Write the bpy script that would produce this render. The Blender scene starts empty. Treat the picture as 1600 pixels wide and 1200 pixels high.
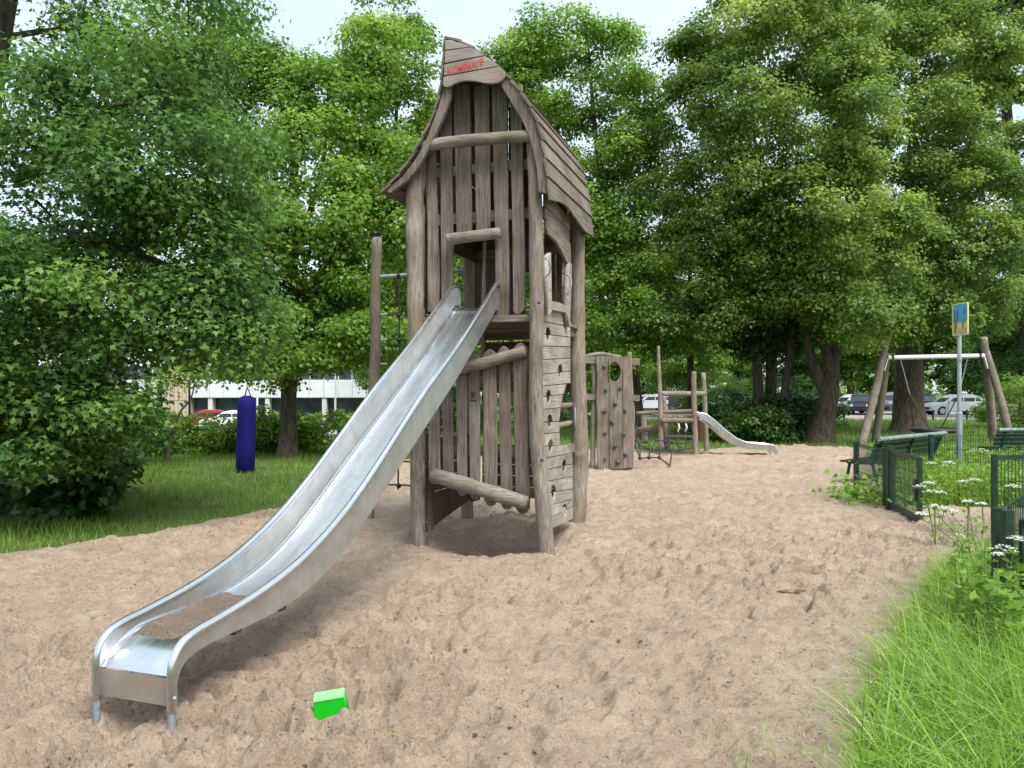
import bpy, bmesh, math, random
import numpy as np
from mathutils import Vector, Matrix

# ------------------------------------------------------------------ camera, light, exposure
scene = bpy.context.scene
COL = scene.collection
CAM_H = 1.7
FOC = 1200.0          # focal length in pixels of the 1600 px wide photograph
HOR = 612.0           # its horizon row
cam = bpy.data.cameras.new('camera')
cam.sensor_width = 36.0
cam.lens = 36.0 * FOC / 1600.0
cam.shift_y = (HOR - 600.0) / 1600.0
cam.clip_start = 0.05
cam.clip_end = 2000.0
camo = bpy.data.objects.new('camera', cam)
COL.objects.link(camo)
camo.location = (0, 0, CAM_H)
camo.rotation_euler = (math.pi / 2, 0, 0)
scene.camera = camo

SUN_ROT, SUN_EL = math.radians(150), math.radians(56)      # measured from +Y towards +X
world = bpy.data.worlds.new('World')
scene.world = world
world.use_nodes = True
wn, wl = world.node_tree.nodes, world.node_tree.links
wn.clear()
sky = wn.new('ShaderNodeTexSky')
sky.sky_type = 'NISHITA'
sky.sun_disc = False
sky.sun_elevation = SUN_EL
sky.sun_rotation = SUN_ROT
sky.air_density = 1.0
sky.dust_density = 3.0
sky.ozone_density = 1.0
tc = wn.new('ShaderNodeTexCoord')
mp = wn.new('ShaderNodeMapping')
mp.inputs['Scale'].default_value = (1.0, 1.0, 2.2)
nz = wn.new('ShaderNodeTexNoise')
nz.inputs['Scale'].default_value = 2.2
nz.inputs['Detail'].default_value = 6.0
rp = wn.new('ShaderNodeValToRGB')
rp.color_ramp.elements[0].position = 0.30
rp.color_ramp.elements[0].color = (0.62, 0.62, 0.62, 1)
rp.color_ramp.elements[1].position = 0.70
rp.color_ramp.elements[1].color = (0.95, 0.95, 0.95, 1)
mx = wn.new('ShaderNodeMix')
mx.data_type = 'RGBA'
mx.inputs[7].default_value = (4.6, 5.4, 6.0, 1)        # thin bright overcast
bg = wn.new('ShaderNodeBackground')
bg.inputs['Strength'].default_value = 0.062
out = wn.new('ShaderNodeOutputWorld')
wl.new(tc.outputs['Generated'], mp.inputs['Vector'])
wl.new(mp.outputs[0], nz.inputs['Vector'])
wl.new(nz.outputs['Fac'], rp.inputs['Fac'])
wl.new(rp.outputs['Color'], mx.inputs[0])
wl.new(sky.outputs[0], mx.inputs[6])
wl.new(mx.outputs[2], bg.inputs['Color'])
wl.new(bg.outputs[0], out.inputs['Surface'])

sl = bpy.data.lights.new('sun', 'SUN')
sl.energy = 1.5
sl.angle = math.radians(32)
sl.color = (1.0, 0.96, 0.90)
so = bpy.data.objects.new('sun', sl)
COL.objects.link(so)
sd = Vector((math.sin(SUN_ROT) * math.cos(SUN_EL), math.cos(SUN_ROT) * math.cos(SUN_EL), math.sin(SUN_EL)))
so.rotation_euler = sd.to_track_quat('Z', 'Y').to_euler()
so.location = (0, 0, 30)

scene.view_settings.view_transform = 'Standard'
scene.view_settings.look = 'None'
scene.view_settings.gamma = 1.0
scene.view_settings.use_curve_mapping = False
scene.view_settings.exposure = 1.87

# ------------------------------------------------------------------ materials
MATS = {}


def lin(r, g, b):
    f = lambda c: c / 12.92 if c <= 0.04045 else ((c + 0.055) / 1.055) ** 2.4
    return (f(r / 255), f(g / 255), f(b / 255), 1)


def base_mat(name, col=(0.5, 0.5, 0.5), rough=0.6, metal=0.0, spec=0.5):
    m = bpy.data.materials.new(name)
    m.use_nodes = True
    p = m.node_tree.nodes['Principled BSDF']
    p.inputs['Base Color'].default_value = (*col[:3], 1)
    p.inputs['Roughness'].default_value = rough
    p.inputs['Metallic'].default_value = metal
    p.inputs['Specular IOR Level'].default_value = spec
    MATS[name] = m
    return m, m.node_tree.nodes, m.node_tree.links, p


def mottled(name, c1, c2, scale=6.0, stretch=(1, 1, 1), rough=0.7, metal=0.0, spec=0.4, bump=0.0, bump_d=0.01,
            detail=6.0, lo=0.35, hi=0.65, c3=None, rnd=0.0):
    """noise-mottled material in object space; rnd shifts the brightness of each object a little"""
    m, n, l, p = base_mat(name, c1, rough, metal, spec)
    t = n.new('ShaderNodeTexCoord')
    mpn = n.new('ShaderNodeMapping')
    mpn.inputs['Scale'].default_value = stretch
    oi = n.new('ShaderNodeObjectInfo')
    mul = n.new('ShaderNodeMath'); mul.operation = 'MULTIPLY'; mul.inputs[1].default_value = 37.0
    cmb = n.new('ShaderNodeCombineXYZ')
    l.new(oi.outputs['Random'], mul.inputs[0])
    for k in range(3):
        l.new(mul.outputs[0], cmb.inputs[k])
    l.new(cmb.outputs[0], mpn.inputs['Location'])
    l.new(t.outputs['Object'], mpn.inputs['Vector'])
    z = n.new('ShaderNodeTexNoise')
    z.inputs['Scale'].default_value = scale
    z.inputs['Detail'].default_value = detail
    z.inputs['Roughness'].default_value = 0.62
    l.new(mpn.outputs[0], z.inputs['Vector'])
    r = n.new('ShaderNodeValToRGB')
    r.color_ramp.elements[0].position = lo
    r.color_ramp.elements[0].color = (*c1[:3], 1)
    r.color_ramp.elements[1].position = hi
    r.color_ramp.elements[1].color = (*c2[:3], 1)
    if c3:
        e = r.color_ramp.elements.new((lo + hi) / 2)
        e.color = (*c3[:3], 1)
    l.new(z.outputs['Fac'], r.inputs['Fac'])
    col = r.outputs['Color']
    if rnd:
        hv = n.new('ShaderNodeHueSaturation')
        mr = n.new('ShaderNodeMapRange')
        mr.inputs['To Min'].default_value = 1 - rnd
        mr.inputs['To Max'].default_value = 1 + rnd
        l.new(oi.outputs['Random'], mr.inputs['Value'])
        l.new(mr.outputs[0], hv.inputs['Value'])
        l.new(col, hv.inputs['Color'])
        col = hv.outputs['Color']
    l.new(col, p.inputs['Base Color'])
    if bump:
        b = n.new('ShaderNodeBump')
        b.inputs['Strength'].default_value = bump
        b.inputs['Distance'].default_value = bump_d
        l.new(z.outputs['Fac'], b.inputs['Height'])
        l.new(b.outputs[0], p.inputs['Normal'])
    return m


def wood(name, stretch, dark, mid, pale, rnd=0.16, moss=None):
    """weathered timber: fine grain drawn out along one axis, broad grey and brown patches, cracks"""
    m, n, l, p = base_mat(name, mid, 0.82, 0, 0.25)
    t = n.new('ShaderNodeTexCoord')
    oi = n.new('ShaderNodeObjectInfo')
    mul = n.new('ShaderNodeMath'); mul.operation = 'MULTIPLY'; mul.inputs[1].default_value = 53.0
    cmb = n.new('ShaderNodeCombineXYZ')
    l.new(oi.outputs['Random'], mul.inputs[0])
    for k in range(3):
        l.new(mul.outputs[0], cmb.inputs[k])
    add = n.new('ShaderNodeVectorMath'); add.operation = 'ADD'
    l.new(t.outputs['Object'], add.inputs[0]); l.new(cmb.outputs[0], add.inputs[1])
    mpn = n.new('ShaderNodeMapping')
    mpn.inputs['Scale'].default_value = stretch
    l.new(add.outputs[0], mpn.inputs['Vector'])
    g = n.new('ShaderNodeTexNoise')
    g.inputs['Scale'].default_value = 55.0; g.inputs['Detail'].default_value = 8.0
    g.inputs['Roughness'].default_value = 0.7; g.inputs['Distortion'].default_value = 0.6
    l.new(mpn.outputs[0], g.inputs['Vector'])
    r = n.new('ShaderNodeValToRGB')
    r.color_ramp.elements[0].position = 0.30; r.color_ramp.elements[0].color = (*dark, 1)
    r.color_ramp.elements[1].position = 0.72; r.color_ramp.elements[1].color = (*pale, 1)
    e = r.color_ramp.elements.new(0.48); e.color = (*mid, 1)
    l.new(g.outputs['Fac'], r.inputs['Fac'])
    # broad weathering patches
    w = n.new('ShaderNodeTexNoise')
    w.inputs['Scale'].default_value = 2.6; w.inputs['Detail'].default_value = 5.0
    l.new(add.outputs[0], w.inputs['Vector'])
    wr = n.new('ShaderNodeValToRGB')
    wr.color_ramp.elements[0].position = 0.35; wr.color_ramp.elements[0].color = (0.74, 0.66, 0.60, 1)
    wr.color_ramp.elements[1].position = 0.66; wr.color_ramp.elements[1].color = (1.12, 1.10, 1.08, 1)
    l.new(w.outputs['Fac'], wr.inputs['Fac'])
    mm = n.new('ShaderNodeMix'); mm.data_type = 'RGBA'; mm.blend_type = 'MULTIPLY'
    mm.inputs[0].default_value = 1.0
    l.new(r.outputs['Color'], mm.inputs[6]); l.new(wr.outputs['Color'], mm.inputs[7])
    col = mm.outputs[2]
    if moss:
        q = n.new('ShaderNodeTexNoise'); q.inputs['Scale'].default_value = 1.7; q.inputs['Detail'].default_value = 7.0
        l.new(add.outputs[0], q.inputs['Vector'])
        qr = n.new('ShaderNodeValToRGB')
        qr.color_ramp.elements[0].position = 0.52; qr.color_ramp.elements[0].color = (0, 0, 0, 1)
        qr.color_ramp.elements[1].position = 0.68; qr.color_ramp.elements[1].color = (0.6, 0.6, 0.6, 1)
        l.new(q.outputs['Fac'], qr.inputs['Fac'])
        m2 = n.new('ShaderNodeMix'); m2.data_type = 'RGBA'
        m2.inputs[7].default_value = (*moss, 1)
        l.new(qr.outputs['Color'], m2.inputs[0]); l.new(col, m2.inputs[6])
        col = m2.outputs[2]
    hv = n.new('ShaderNodeHueSaturation')
    mr = n.new('ShaderNodeMapRange')
    mr.inputs['To Min'].default_value = 1 - rnd; mr.inputs['To Max'].default_value = 1 + rnd
    l.new(oi.outputs['Random'], mr.inputs['Value']); l.new(mr.outputs[0], hv.inputs['Value'])
    l.new(col, hv.inputs['Color']); l.new(hv.outputs['Color'], p.inputs['Base Color'])
    b = n.new('ShaderNodeBump'); b.inputs['Strength'].default_value = 0.55; b.inputs['Distance'].default_value = 0.006
    l.new(g.outputs['Fac'], b.inputs['Height']); l.new(b.outputs[0], p.inputs['Normal'])
    return m


WD, WM, WP = (0.064, 0.052, 0.043), (0.155, 0.130, 0.110), (0.285, 0.252, 0.22)
wood('wood_upright', (1, 1, 0.045), WD, WM, WP)
wood('wood_level', (0.045, 0.6, 1), WD, WM, WP)
wood('wood_along', (1, 0.045, 1), (0.11, 0.088, 0.07), (0.21, 0.172, 0.14), (0.34, 0.29, 0.245), moss=None)
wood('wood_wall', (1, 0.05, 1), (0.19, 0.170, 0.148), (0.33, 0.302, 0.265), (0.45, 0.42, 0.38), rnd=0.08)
wood('wood_roof', (1, 0.045, 1), (0.09, 0.076, 0.063), (0.175, 0.150, 0.127), (0.28, 0.247, 0.212), moss=(0.165, 0.155, 0.09))
wood('wood_sign', (0.05, 1, 1), (0.17, 0.15, 0.135), (0.28, 0.25, 0.225), (0.38, 0.34, 0.31), rnd=0.06)
wood('wood_log', (1, 1, 0.10), (0.095, 0.079, 0.064), (0.21, 0.180, 0.152), (0.36, 0.325, 0.285), moss=(0.17, 0.15, 0.07))
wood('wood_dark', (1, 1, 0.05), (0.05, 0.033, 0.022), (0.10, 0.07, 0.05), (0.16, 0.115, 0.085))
wood('wood_bar', (0.08, 1, 1), (0.105, 0.090, 0.075), (0.21, 0.185, 0.158), (0.36, 0.325, 0.285), moss=(0.13, 0.125, 0.065))
mottled('bark', (0.035, 0.026, 0.018), (0.12, 0.092, 0.062), 14, (1, 1, 0.22), 0.95, bump=0.9, bump_d=0.05)
mottled('twig_bark', (0.04, 0.03, 0.022), (0.11, 0.085, 0.06), 20, (1, 1, 1), 0.9)
mottled('steel', (0.62, 0.64, 0.65), (0.78, 0.79, 0.80), 5, (1, 0.25, 1), 0.30, 1.0, 0.5, bump=0.03, bump_d=0.002)
mottled('steel_worn', (0.62, 0.66, 0.69), (0.90, 0.92, 0.94), 3.2, (2.5, 0.35, 1), 0.24, 1.0, 0.5, bump=0.05, bump_d=0.003,
        detail=9, lo=0.3, hi=0.7)
for _nm in ('steel', 'steel_worn'):                        # rub marks and dust: uneven gloss
    _n, _l = MATS[_nm].node_tree.nodes, MATS[_nm].node_tree.links
    _t = _n.new('ShaderNodeTexCoord'); _m = _n.new('ShaderNodeMapping'); _m.inputs['Scale'].default_value = (5, 0.5, 0.5)
    _z = _n.new('ShaderNodeTexNoise'); _z.inputs['Scale'].default_value = 7.0; _z.inputs['Detail'].default_value = 9.0; _z.inputs['Roughness'].default_value = 0.7
    _r = _n.new('ShaderNodeMapRange'); _r.inputs['From Min'].default_value = 0.3; _r.inputs['From Max'].default_value = 0.7
    _r.inputs['To Min'].default_value = 0.20; _r.inputs['To Max'].default_value = 0.31
    _l.new(_t.outputs['Object'], _m.inputs['Vector']); _l.new(_m.outputs[0], _z.inputs['Vector']); _l.new(_z.outputs['Fac'], _r.inputs['Value'])
    _l.new(_r.outputs[0], _n['Principled BSDF'].inputs['Roughness'])
mottled('steel_side', (0.50, 0.49, 0.47), (0.64, 0.63, 0.61), 7, (1, 1, 1), 0.42, 0.9, 0.5, bump=0.03, bump_d=0.002)
mottled('steel_front', (0.46, 0.40, 0.35), (0.58, 0.52, 0.46), 4, (1, 1, 1), 0.45, 0.85, 0.5)
mottled('galvanised', (0.19, 0.22, 0.235), (0.31, 0.345, 0.36), 22, (1, 1, 1), 0.55, 0.35, 0.4)
mottled('rope', (0.018, 0.018, 0.02), (0.06, 0.06, 0.065), 60, (1, 1, 1), 0.85)
mottled('black_plastic', (0.012, 0.012, 0.014), (0.03, 0.03, 0.034), 20, (1, 1, 1), 0.5)
mottled('hold_grey', (0.05, 0.055, 0.06), (0.11, 0.115, 0.12), 20, (1, 1, 1), 0.6)
mottled('bolt', (0.03, 0.05, 0.06), (0.08, 0.11, 0.12), 40, (1, 1, 1), 0.4, 0.6)
mottled('red_print', (0.42, 0.03, 0.035), (0.52, 0.06, 0.06), 30, (1, 1, 1), 0.6)
mottled('green_toy', (0.003, 0.36, 0.006), (0.006, 0.42, 0.012), 8, (1, 1, 1), 0.38)
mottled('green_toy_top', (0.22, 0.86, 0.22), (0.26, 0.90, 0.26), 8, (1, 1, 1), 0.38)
mottled('green_steel', (0.005, 0.024, 0.015), (0.012, 0.044, 0.028), 10, (1, 1, 1), 0.42, rnd=0.1)
mottled('bench_slat', (0.008, 0.022, 0.018), (0.022, 0.050, 0.042), 10, (1, 1, 1), 0.45, rnd=0.15)
mottled('bench_worn', (0.10, 0.15, 0.14), (0.22, 0.27, 0.26), 9, (1, 1, 1), 0.45)
mottled('bag_blue', (0.002, 0.0032, 0.075), (0.004, 0.006, 0.13), 5, (1, 1, 1), 0.75, spec=0.2, bump=0.25, bump_d=0.01)
mottled('pole_grey', (0.26, 0.31, 0.34), (0.40, 0.46, 0.49), 14, (1, 1, 0.3), 0.4, 0.4)
mottled('swing_white', (0.62, 0.63, 0.62), (0.76, 0.77, 0.76), 6, (1, 1, 1), 0.4)
mottled('sign_yellow', (0.50, 0.50, 0.16), (0.58, 0.58, 0.20), 9, (1, 1, 1), 0.45)
mottled('sign_blue', (0.055, 0.30, 0.52), (0.07, 0.35, 0.58), 9, (1, 1, 1), 0.4)
mottled('sign_sand', (0.42, 0.34, 0.24), (0.50, 0.41, 0.30), 25, (1, 1, 1), 0.5)
mottled('sign_brown', (0.20, 0.13, 0.08), (0.26, 0.18, 0.12), 20, (1, 1, 1), 0.5)
mottled('sign_navy', (0.06, 0.12, 0.18), (0.09, 0.16, 0.22), 20, (1, 1, 1), 0.5)
mottled('sign_leaf', (0.09, 0.24, 0.12), (0.13, 0.30, 0.16), 20, (1, 1, 1), 0.5)
mottled('cladding', (0.56, 0.59, 0.62), (0.66, 0.68, 0.71), 1.5, (1, 1, 1), 0.5, rnd=0.05)
mottled('brick_tan', (0.40, 0.32, 0.23), (0.52, 0.43, 0.33), 4, (1, 1, 3), 0.85)
mottled('concrete', (0.48, 0.48, 0.46), (0.60, 0.60, 0.58), 2, (1, 1, 1), 0.8)
mottled('dark_glass', (0.018, 0.026, 0.032), (0.05, 0.07, 0.085), 0.7, (1, 1, 1), 0.08)
mottled('car_glass', (0.015, 0.02, 0.024), (0.04, 0.05, 0.06), 2, (1, 1, 1), 0.06)
mottled('tyre', (0.012, 0.012, 0.012), (0.028, 0.028, 0.028), 10, (1, 1, 1), 0.8)
mottled('rim_alloy', (0.34, 0.35, 0.36), (0.48, 0.49, 0.50), 10, (1, 1, 1), 0.35, 0.7)
for nm, c in dict(silver=(0.46, 0.48, 0.51), white=(0.70, 0.71, 0.72), black=(0.025, 0.028, 0.035), grey=(0.20, 0.22, 0.25),
                  red=(0.34, 0.045, 0.04), blue=(0.10, 0.16, 0.26)).items():
    mottled('paint_' + nm, c, tuple(min(1, k * 1.06) for k in c), 2, (1, 1, 1), 0.22, 0.1, 0.6)
mottled('lamp_glass', (0.75, 0.75, 0.72), (0.85, 0.85, 0.82), 5, (1, 1, 1), 0.15)
mottled('tail_red', (0.35, 0.02, 0.015), (0.45, 0.03, 0.02), 5, (1, 1, 1), 0.2)
mottled('petal', (0.70, 0.73, 0.64), (0.84, 0.86, 0.80), 40, (1, 1, 1), 0.8)
mottled('stem_green', (0.06, 0.13, 0.025), (0.11, 0.20, 0.04), 12, (1, 1, 1), 0.7)
mottled('litter', (0.03, 0.02, 0.013), (0.11, 0.075, 0.05), 60, (1, 1, 1), 0.9)
mottled('asphalt', (0.25, 0.235, 0.22), (0.36, 0.345, 0.325), 3, (1, 1, 1), 0.9)
mottled('kerbstone', (0.34, 0.33, 0.31), (0.46, 0.45, 0.43), 6, (1, 1, 1), 0.9)


def leaf_mat(name, ramp, trans=0.35, rough=0.45):
    """leaf colour from the per-leaf 'tint' value; part of the light passes through the blade"""
    m, n, l, p = base_mat(name, ramp[1], rough, 0, 0.35)
    a = n.new('ShaderNodeAttribute'); a.attribute_name = 'tint'
    r = n.new('ShaderNodeValToRGB')
    r.color_ramp.elements[0].position = 0.0; r.color_ramp.elements[0].color = (*ramp[0], 1)
    r.color_ramp.elements[1].position = 1.0; r.color_ramp.elements[1].color = (*ramp[-1], 1)
    for k in range(1, len(ramp) - 1):
        e = r.color_ramp.elements.new(k / (len(ramp) - 1)); e.color = (*ramp[k], 1)
    l.new(a.outputs['Fac'], r.inputs['Fac'])
    l.new(r.outputs['Color'], p.inputs['Base Color'])
    tr = n.new('ShaderNodeBsdfTranslucent')
    hv = n.new('ShaderNodeHueSaturation'); hv.inputs['Value'].default_value = 1.7; hv.inputs['Hue'].default_value = 0.485
    l.new(r.outputs['Color'], hv.inputs['Color']); l.new(hv.outputs['Color'], tr.inputs['Color'])
    ms = n.new('ShaderNodeMixShader'); ms.inputs[0].default_value = trans
    l.new(p.outputs[0], ms.inputs[1]); l.new(tr.outputs[0], ms.inputs[2])
    l.new(ms.outputs[0], n['Material Output'].inputs['Surface'])
    return m


leaf_mat('leaf_maple', [(0.032, 0.095, 0.020), (0.085, 0.195, 0.038), (0.20, 0.34, 0.07)], 0.45, 0.40)
leaf_mat('leaf_light', [(0.065, 0.160, 0.020), (0.155, 0.295, 0.038), (0.30, 0.44, 0.08)], 0.45)
leaf_mat('leaf_right', [(0.055, 0.125, 0.022), (0.160, 0.270, 0.046), (0.36, 0.46, 0.12)], 0.45)
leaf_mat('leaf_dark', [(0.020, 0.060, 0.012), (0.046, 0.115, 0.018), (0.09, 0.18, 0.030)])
leaf_mat('leaf_far', [(0.075, 0.17, 0.028), (0.16, 0.29, 0.045), (0.27, 0.41, 0.085)], 0.45)
leaf_mat('leaf_hedge', [(0.085, 0.19, 0.02), (0.18, 0.32, 0.03), (0.30, 0.43, 0.07)], 0.42)
leaf_mat('grass_blade', [(0.060, 0.130, 0.016), (0.120, 0.225, 0.025), (0.21, 0.31, 0.05)], 0.3, 0.5)
leaf_mat('grass_tall', [(0.09, 0.20, 0.016), (0.19, 0.36, 0.032), (0.38, 0.54, 0.13)], 0.38, 0.45)
leaf_mat('grass_seed', [(0.26, 0.35, 0.15), (0.40, 0.49, 0.26), (0.55, 0.62, 0.40)], 0.3, 0.6)
leaf_mat('weed_leaf', [(0.07, 0.16, 0.02), (0.15, 0.28, 0.03), (0.26, 0.40, 0.07)], 0.38, 0.45)


def sand_material(name='sand', tone=1.05):
    m, n, l, p = base_mat(name, (0.45, 0.35, 0.26), 0.95, 0, 0.15)
    t = n.new('ShaderNodeTexCoord')

    def noise(s, d=6, r=0.6):
        z = n.new('ShaderNodeTexNoise')
        z.inputs['Scale'].default_value = s; z.inputs['Detail'].default_value = d; z.inputs['Roughness'].default_value = r
        l.new(t.outputs['Object'], z.inputs['Vector'])
        return z.outputs['Fac']

    def ramp(f, a, ca, b, cb):
        r = n.new('ShaderNodeValToRGB')
        r.color_ramp.elements[0].position = a; r.color_ramp.elements[0].color = (*ca, 1)
        r.color_ramp.elements[1].position = b; r.color_ramp.elements[1].color = (*cb, 1)
        l.new(f, r.inputs['Fac'])
        return r.outputs['Color']

    def mul(a, b, fac=1.0):
        x = n.new('ShaderNodeMix'); x.data_type = 'RGBA'; x.blend_type = 'MULTIPLY'; x.inputs[0].default_value = fac
        l.new(a, x.inputs[6]); l.new(b, x.inputs[7])
        return x.outputs[2]
    c = ramp(noise(0.7), 0.3, (0.385 * tone, 0.302 * tone, 0.236 * tone), 0.7, (0.48 * tone, 0.388 * tone, 0.31 * tone))
    c = mul(c, ramp(noise(5, 8), 0.32, (0.84, 0.82, 0.80), 0.6, (1.08, 1.06, 1.04)))
    c = mul(c, ramp(noise(90, 4, 0.8), 0.30, (0.62, 0.60, 0.58), 0.52, (1.10, 1.08, 1.06)))
    # damp crumbs turned up by feet
    cr = ramp(noise(38, 5, 0.7), 0.595, (1, 1, 1), 0.66, (0.42, 0.38, 0.35))
    c = mul(c, cr)
    # bits of bark, twig and leaf litter lying in the sand
    v = n.new('ShaderNodeTexVoronoi'); v.inputs['Scale'].default_value = 26.0
    mpn = n.new('ShaderNodeMapping'); mpn.inputs['Scale'].default_value = (1, 1.7, 1)
    l.new(t.outputs['Object'], mpn.inputs['Vector']); l.new(mpn.outputs[0], v.inputs['Vector'])
    lit = ramp(v.outputs['Distance'], 0.06, (1, 1, 1), 0.13, (0, 0, 0))
    keep = ramp(noise(3.1, 3), 0.53, (0, 0, 0), 0.60, (1, 1, 1))
    lit = mul(lit, keep)
    x = n.new('ShaderNodeMix'); x.data_type = 'RGBA'
    x.inputs[7].default_value = (0.085, 0.058, 0.04, 1)
    l.new(lit, x.inputs[0]); l.new(c, x.inputs[6])
    l.new(x.outputs[2], p.inputs['Base Color'])
    b1 = n.new('ShaderNodeBump'); b1.inputs['Strength'].default_value = 1.0; b1.inputs['Distance'].default_value = 0.07
    l.new(noise(19, 9, 0.68), b1.inputs['Height'])
    b2 = n.new('ShaderNodeBump'); b2.inputs['Strength'].default_value = 0.9; b2.inputs['Distance'].default_value = 0.014
    l.new(noise(62, 6, 0.75), b2.inputs['Height'])
    l.new(b1.outputs[0], b2.inputs['Normal']); l.new(b2.outputs[0], p.inputs['Normal'])
    return m


sand_material()
sand_material('damp_sand', 0.56)
mottled('soil_grass', (0.050, 0.075, 0.018), (0.115, 0.155, 0.035), 1.3, (1, 1, 1), 0.95, bump=0.5, bump_d=0.05,
        c3=(0.075, 0.115, 0.022))
M = MATS

# ------------------------------------------------------------------ mesh helpers


def tag(o, label=None, cat=None, group=None, kind=None):
    if label: o['label'] = label
    if cat: o['category'] = cat
    if group: o['group'] = group
    if kind: o['kind'] = kind
    return o


def thing(name, loc, label, cat, group=None, rz=0.0):
    o = bpy.data.objects.new(name, None)
    o.empty_display_size = 0.1
    o.location = loc
    o.rotation_euler = (0, 0, rz)
    COL.objects.link(o)
    return tag(o, label, cat, group)


def link(name, me, mat, parent=None, smooth=False):
    if smooth:
        me.shade_smooth()
        if len(me.polygons) < 20000: me.set_sharp_from_angle(angle=math.radians(55))
    if mat is not None:
        me.materials.clear()
        me.materials.append(M[mat] if isinstance(mat, str) else mat)
    o = bpy.data.objects.new(name, me)
    COL.objects.link(o)
    if parent is not None:
        o.parent = parent
    return o


class MB:
    """collects simple solids in one mesh"""

    def __init__(s):
        s.v, s.f = [], []

    def add(s, vs, fs):
        b = len(s.v)
        s.v += [tuple(map(float, q)) for q in vs]
        s.f += [tuple(int(i) + b for i in f) for f in fs]
        return s

    def box(s, lo, hi):
        x0, y0, z0 = lo; x1, y1, z1 = hi
        return s.add([(x0, y0, z0), (x1, y0, z0), (x1, y1, z0), (x0, y1, z0), (x0, y0, z1), (x1, y0, z1), (x1, y1, z1), (x0, y1, z1)],
                     [(3, 2, 1, 0), (4, 5, 6, 7), (0, 1, 5, 4), (1, 2, 6, 5), (2, 3, 7, 6), (3, 0, 4, 7)])

    def obox(s, c, ex, ey, ez, hx, hy, hz):
        c, ex, ey, ez = Vector(c), Vector(ex), Vector(ey), Vector(ez)
        vs = [c + ex * (a * hx) + ey * (b * hy) + ez * (d * hz) for d in (-1, 1) for a, b in ((-1, -1), (1, -1), (1, 1), (-1, 1))]
        return s.add(vs, [(3, 2, 1, 0), (4, 5, 6, 7), (0, 1, 5, 4), (1, 2, 6, 5), (2, 3, 7, 6), (3, 0, 4, 7)])

    def bar(s, a, b, w, h=None):
        a, b = Vector(a), Vector(b)
        d = (b - a); L = d.length; d.normalize()
        up = Vector((0, 0, 1)) if abs(d.z) < 0.95 else Vector((1, 0, 0))
        sx = d.cross(up).normalized(); sy = sx.cross(d).normalized()
        return s.obox((a + b) / 2, sx, d, sy, w / 2, L / 2, (h or w) / 2)

    def tube(s, pts, rad, seg=8, caps=True, wob=0.0, seed=0, round_end=False):
        P = [Vector(p) for p in pts]
        n = len(P)
        R = list(rad) if hasattr(rad, '__len__') else [rad] * n
        rng = random.Random(seed)
        if round_end:
            d0 = (P[0] - P[1]).normalized(); d1 = (P[-1] - P[-2]).normalized()
            P = [P[0] + d0 * R[0] * 0.22] + P + [P[-1] + d1 * R[-1] * 0.22]
            R = [R[0] * 0.72] + R + [R[-1] * 0.72]
            n += 2
        t = (P[1] - P[0]).normalized()
        ref = Vector((0, 0, 1)) if abs(t.z) < 0.9 else Vector((1, 0, 0))
        nx = (ref - t * ref.dot(t)).normalized()
        ph = [rng.uniform(0, 6.28) for _ in range(6)]
        vs = []
        for i in range(n):
            if 0 < i < n - 1: t = (P[i + 1] - P[i - 1]).normalized()
            elif i == n - 1: t = (P[i] - P[i - 1]).normalized()
            nx = (nx - t * nx.dot(t)).normalized()
            ny = t.cross(nx)
            for k in range(seg):
                a = 2 * math.pi * k / seg
                w = 1 + wob * (math.sin(2 * a + ph[0] + i * 0.9) * 0.6 + math.sin(3 * a + ph[1] - i * 1.3) * 0.5 + math.sin(5 * a + ph[2] + i * 2.1) * 0.3
                               + math.sin(i * 1.1 + ph[3]) * 0.5)
                vs.append(P[i] + (nx * math.cos(a) + ny * math.sin(a)) * R[i] * w)
        fs = [(i * seg + k, i * seg + (k + 1) % seg, (i + 1) * seg + (k + 1) % seg, (i + 1) * seg + k) for i in range(n - 1) for k in range(seg)]
        if caps:
            fs.append(tuple(range(seg - 1, -1, -1)))
            fs.append(tuple(range((n - 1) * seg, n * seg)))
        return s.add(vs, fs)

    def ball(s, c, r, seg=8, rings=5, scale=(1, 1, 1)):
        vs, fs = [], []
        c = Vector(c)
        for i in range(1, rings):
            th = math.pi * i / rings
            for k in range(seg):
                a = 2 * math.pi * k / seg
                vs.append(c + Vector((math.sin(th) * math.cos(a) * r * scale[0], math.sin(th) * math.sin(a) * r * scale[1], math.cos(th) * r * scale[2])))
        top, bot = len(vs), len(vs) + 1
        vs += [c + Vector((0, 0, r * scale[2])), c - Vector((0, 0, r * scale[2]))]
        for i in range(rings - 2):
            for k in range(seg):
                k2 = (k + 1) % seg
                fs.append((i * seg + k, (i + 1) * seg + k, (i + 1) * seg + k2, i * seg + k2))
        for k in range(seg):
            fs.append((top, k, (k + 1) % seg))
            fs.append((bot, (rings - 2) * seg + (k + 1) % seg, (rings - 2) * seg + k))
        return s.add(vs, fs)

    def mesh(s, name='mesh'):
        me = bpy.data.meshes.new(name)
        me.from_pydata(s.v, [], s.f)
        me.update()
        return me

    def build(s, name, mat, parent=None, smooth=False):
        return link(name, s.mesh(name), mat, parent, smooth)


def catmull(pts, n=6):
    P = [Vector(p) for p in pts]
    Q = [P[0] * 2 - P[1]] + P + [P[-1] * 2 - P[-2]]
    o = []
    for i in range(1, len(Q) - 2):
        p0, p1, p2, p3 = Q[i - 1], Q[i], Q[i + 1], Q[i + 2]
        for k in range(n):
            t = k / n
            o.append(0.5 * ((2 * p1) + (p2 - p0) * t + (2 * p0 - 5 * p1 + 4 * p2 - p3) * t * t + (3 * p1 - p0 - 3 * p2 + p3) * t ** 3))
    o.append(P[-1])
    return o


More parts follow.
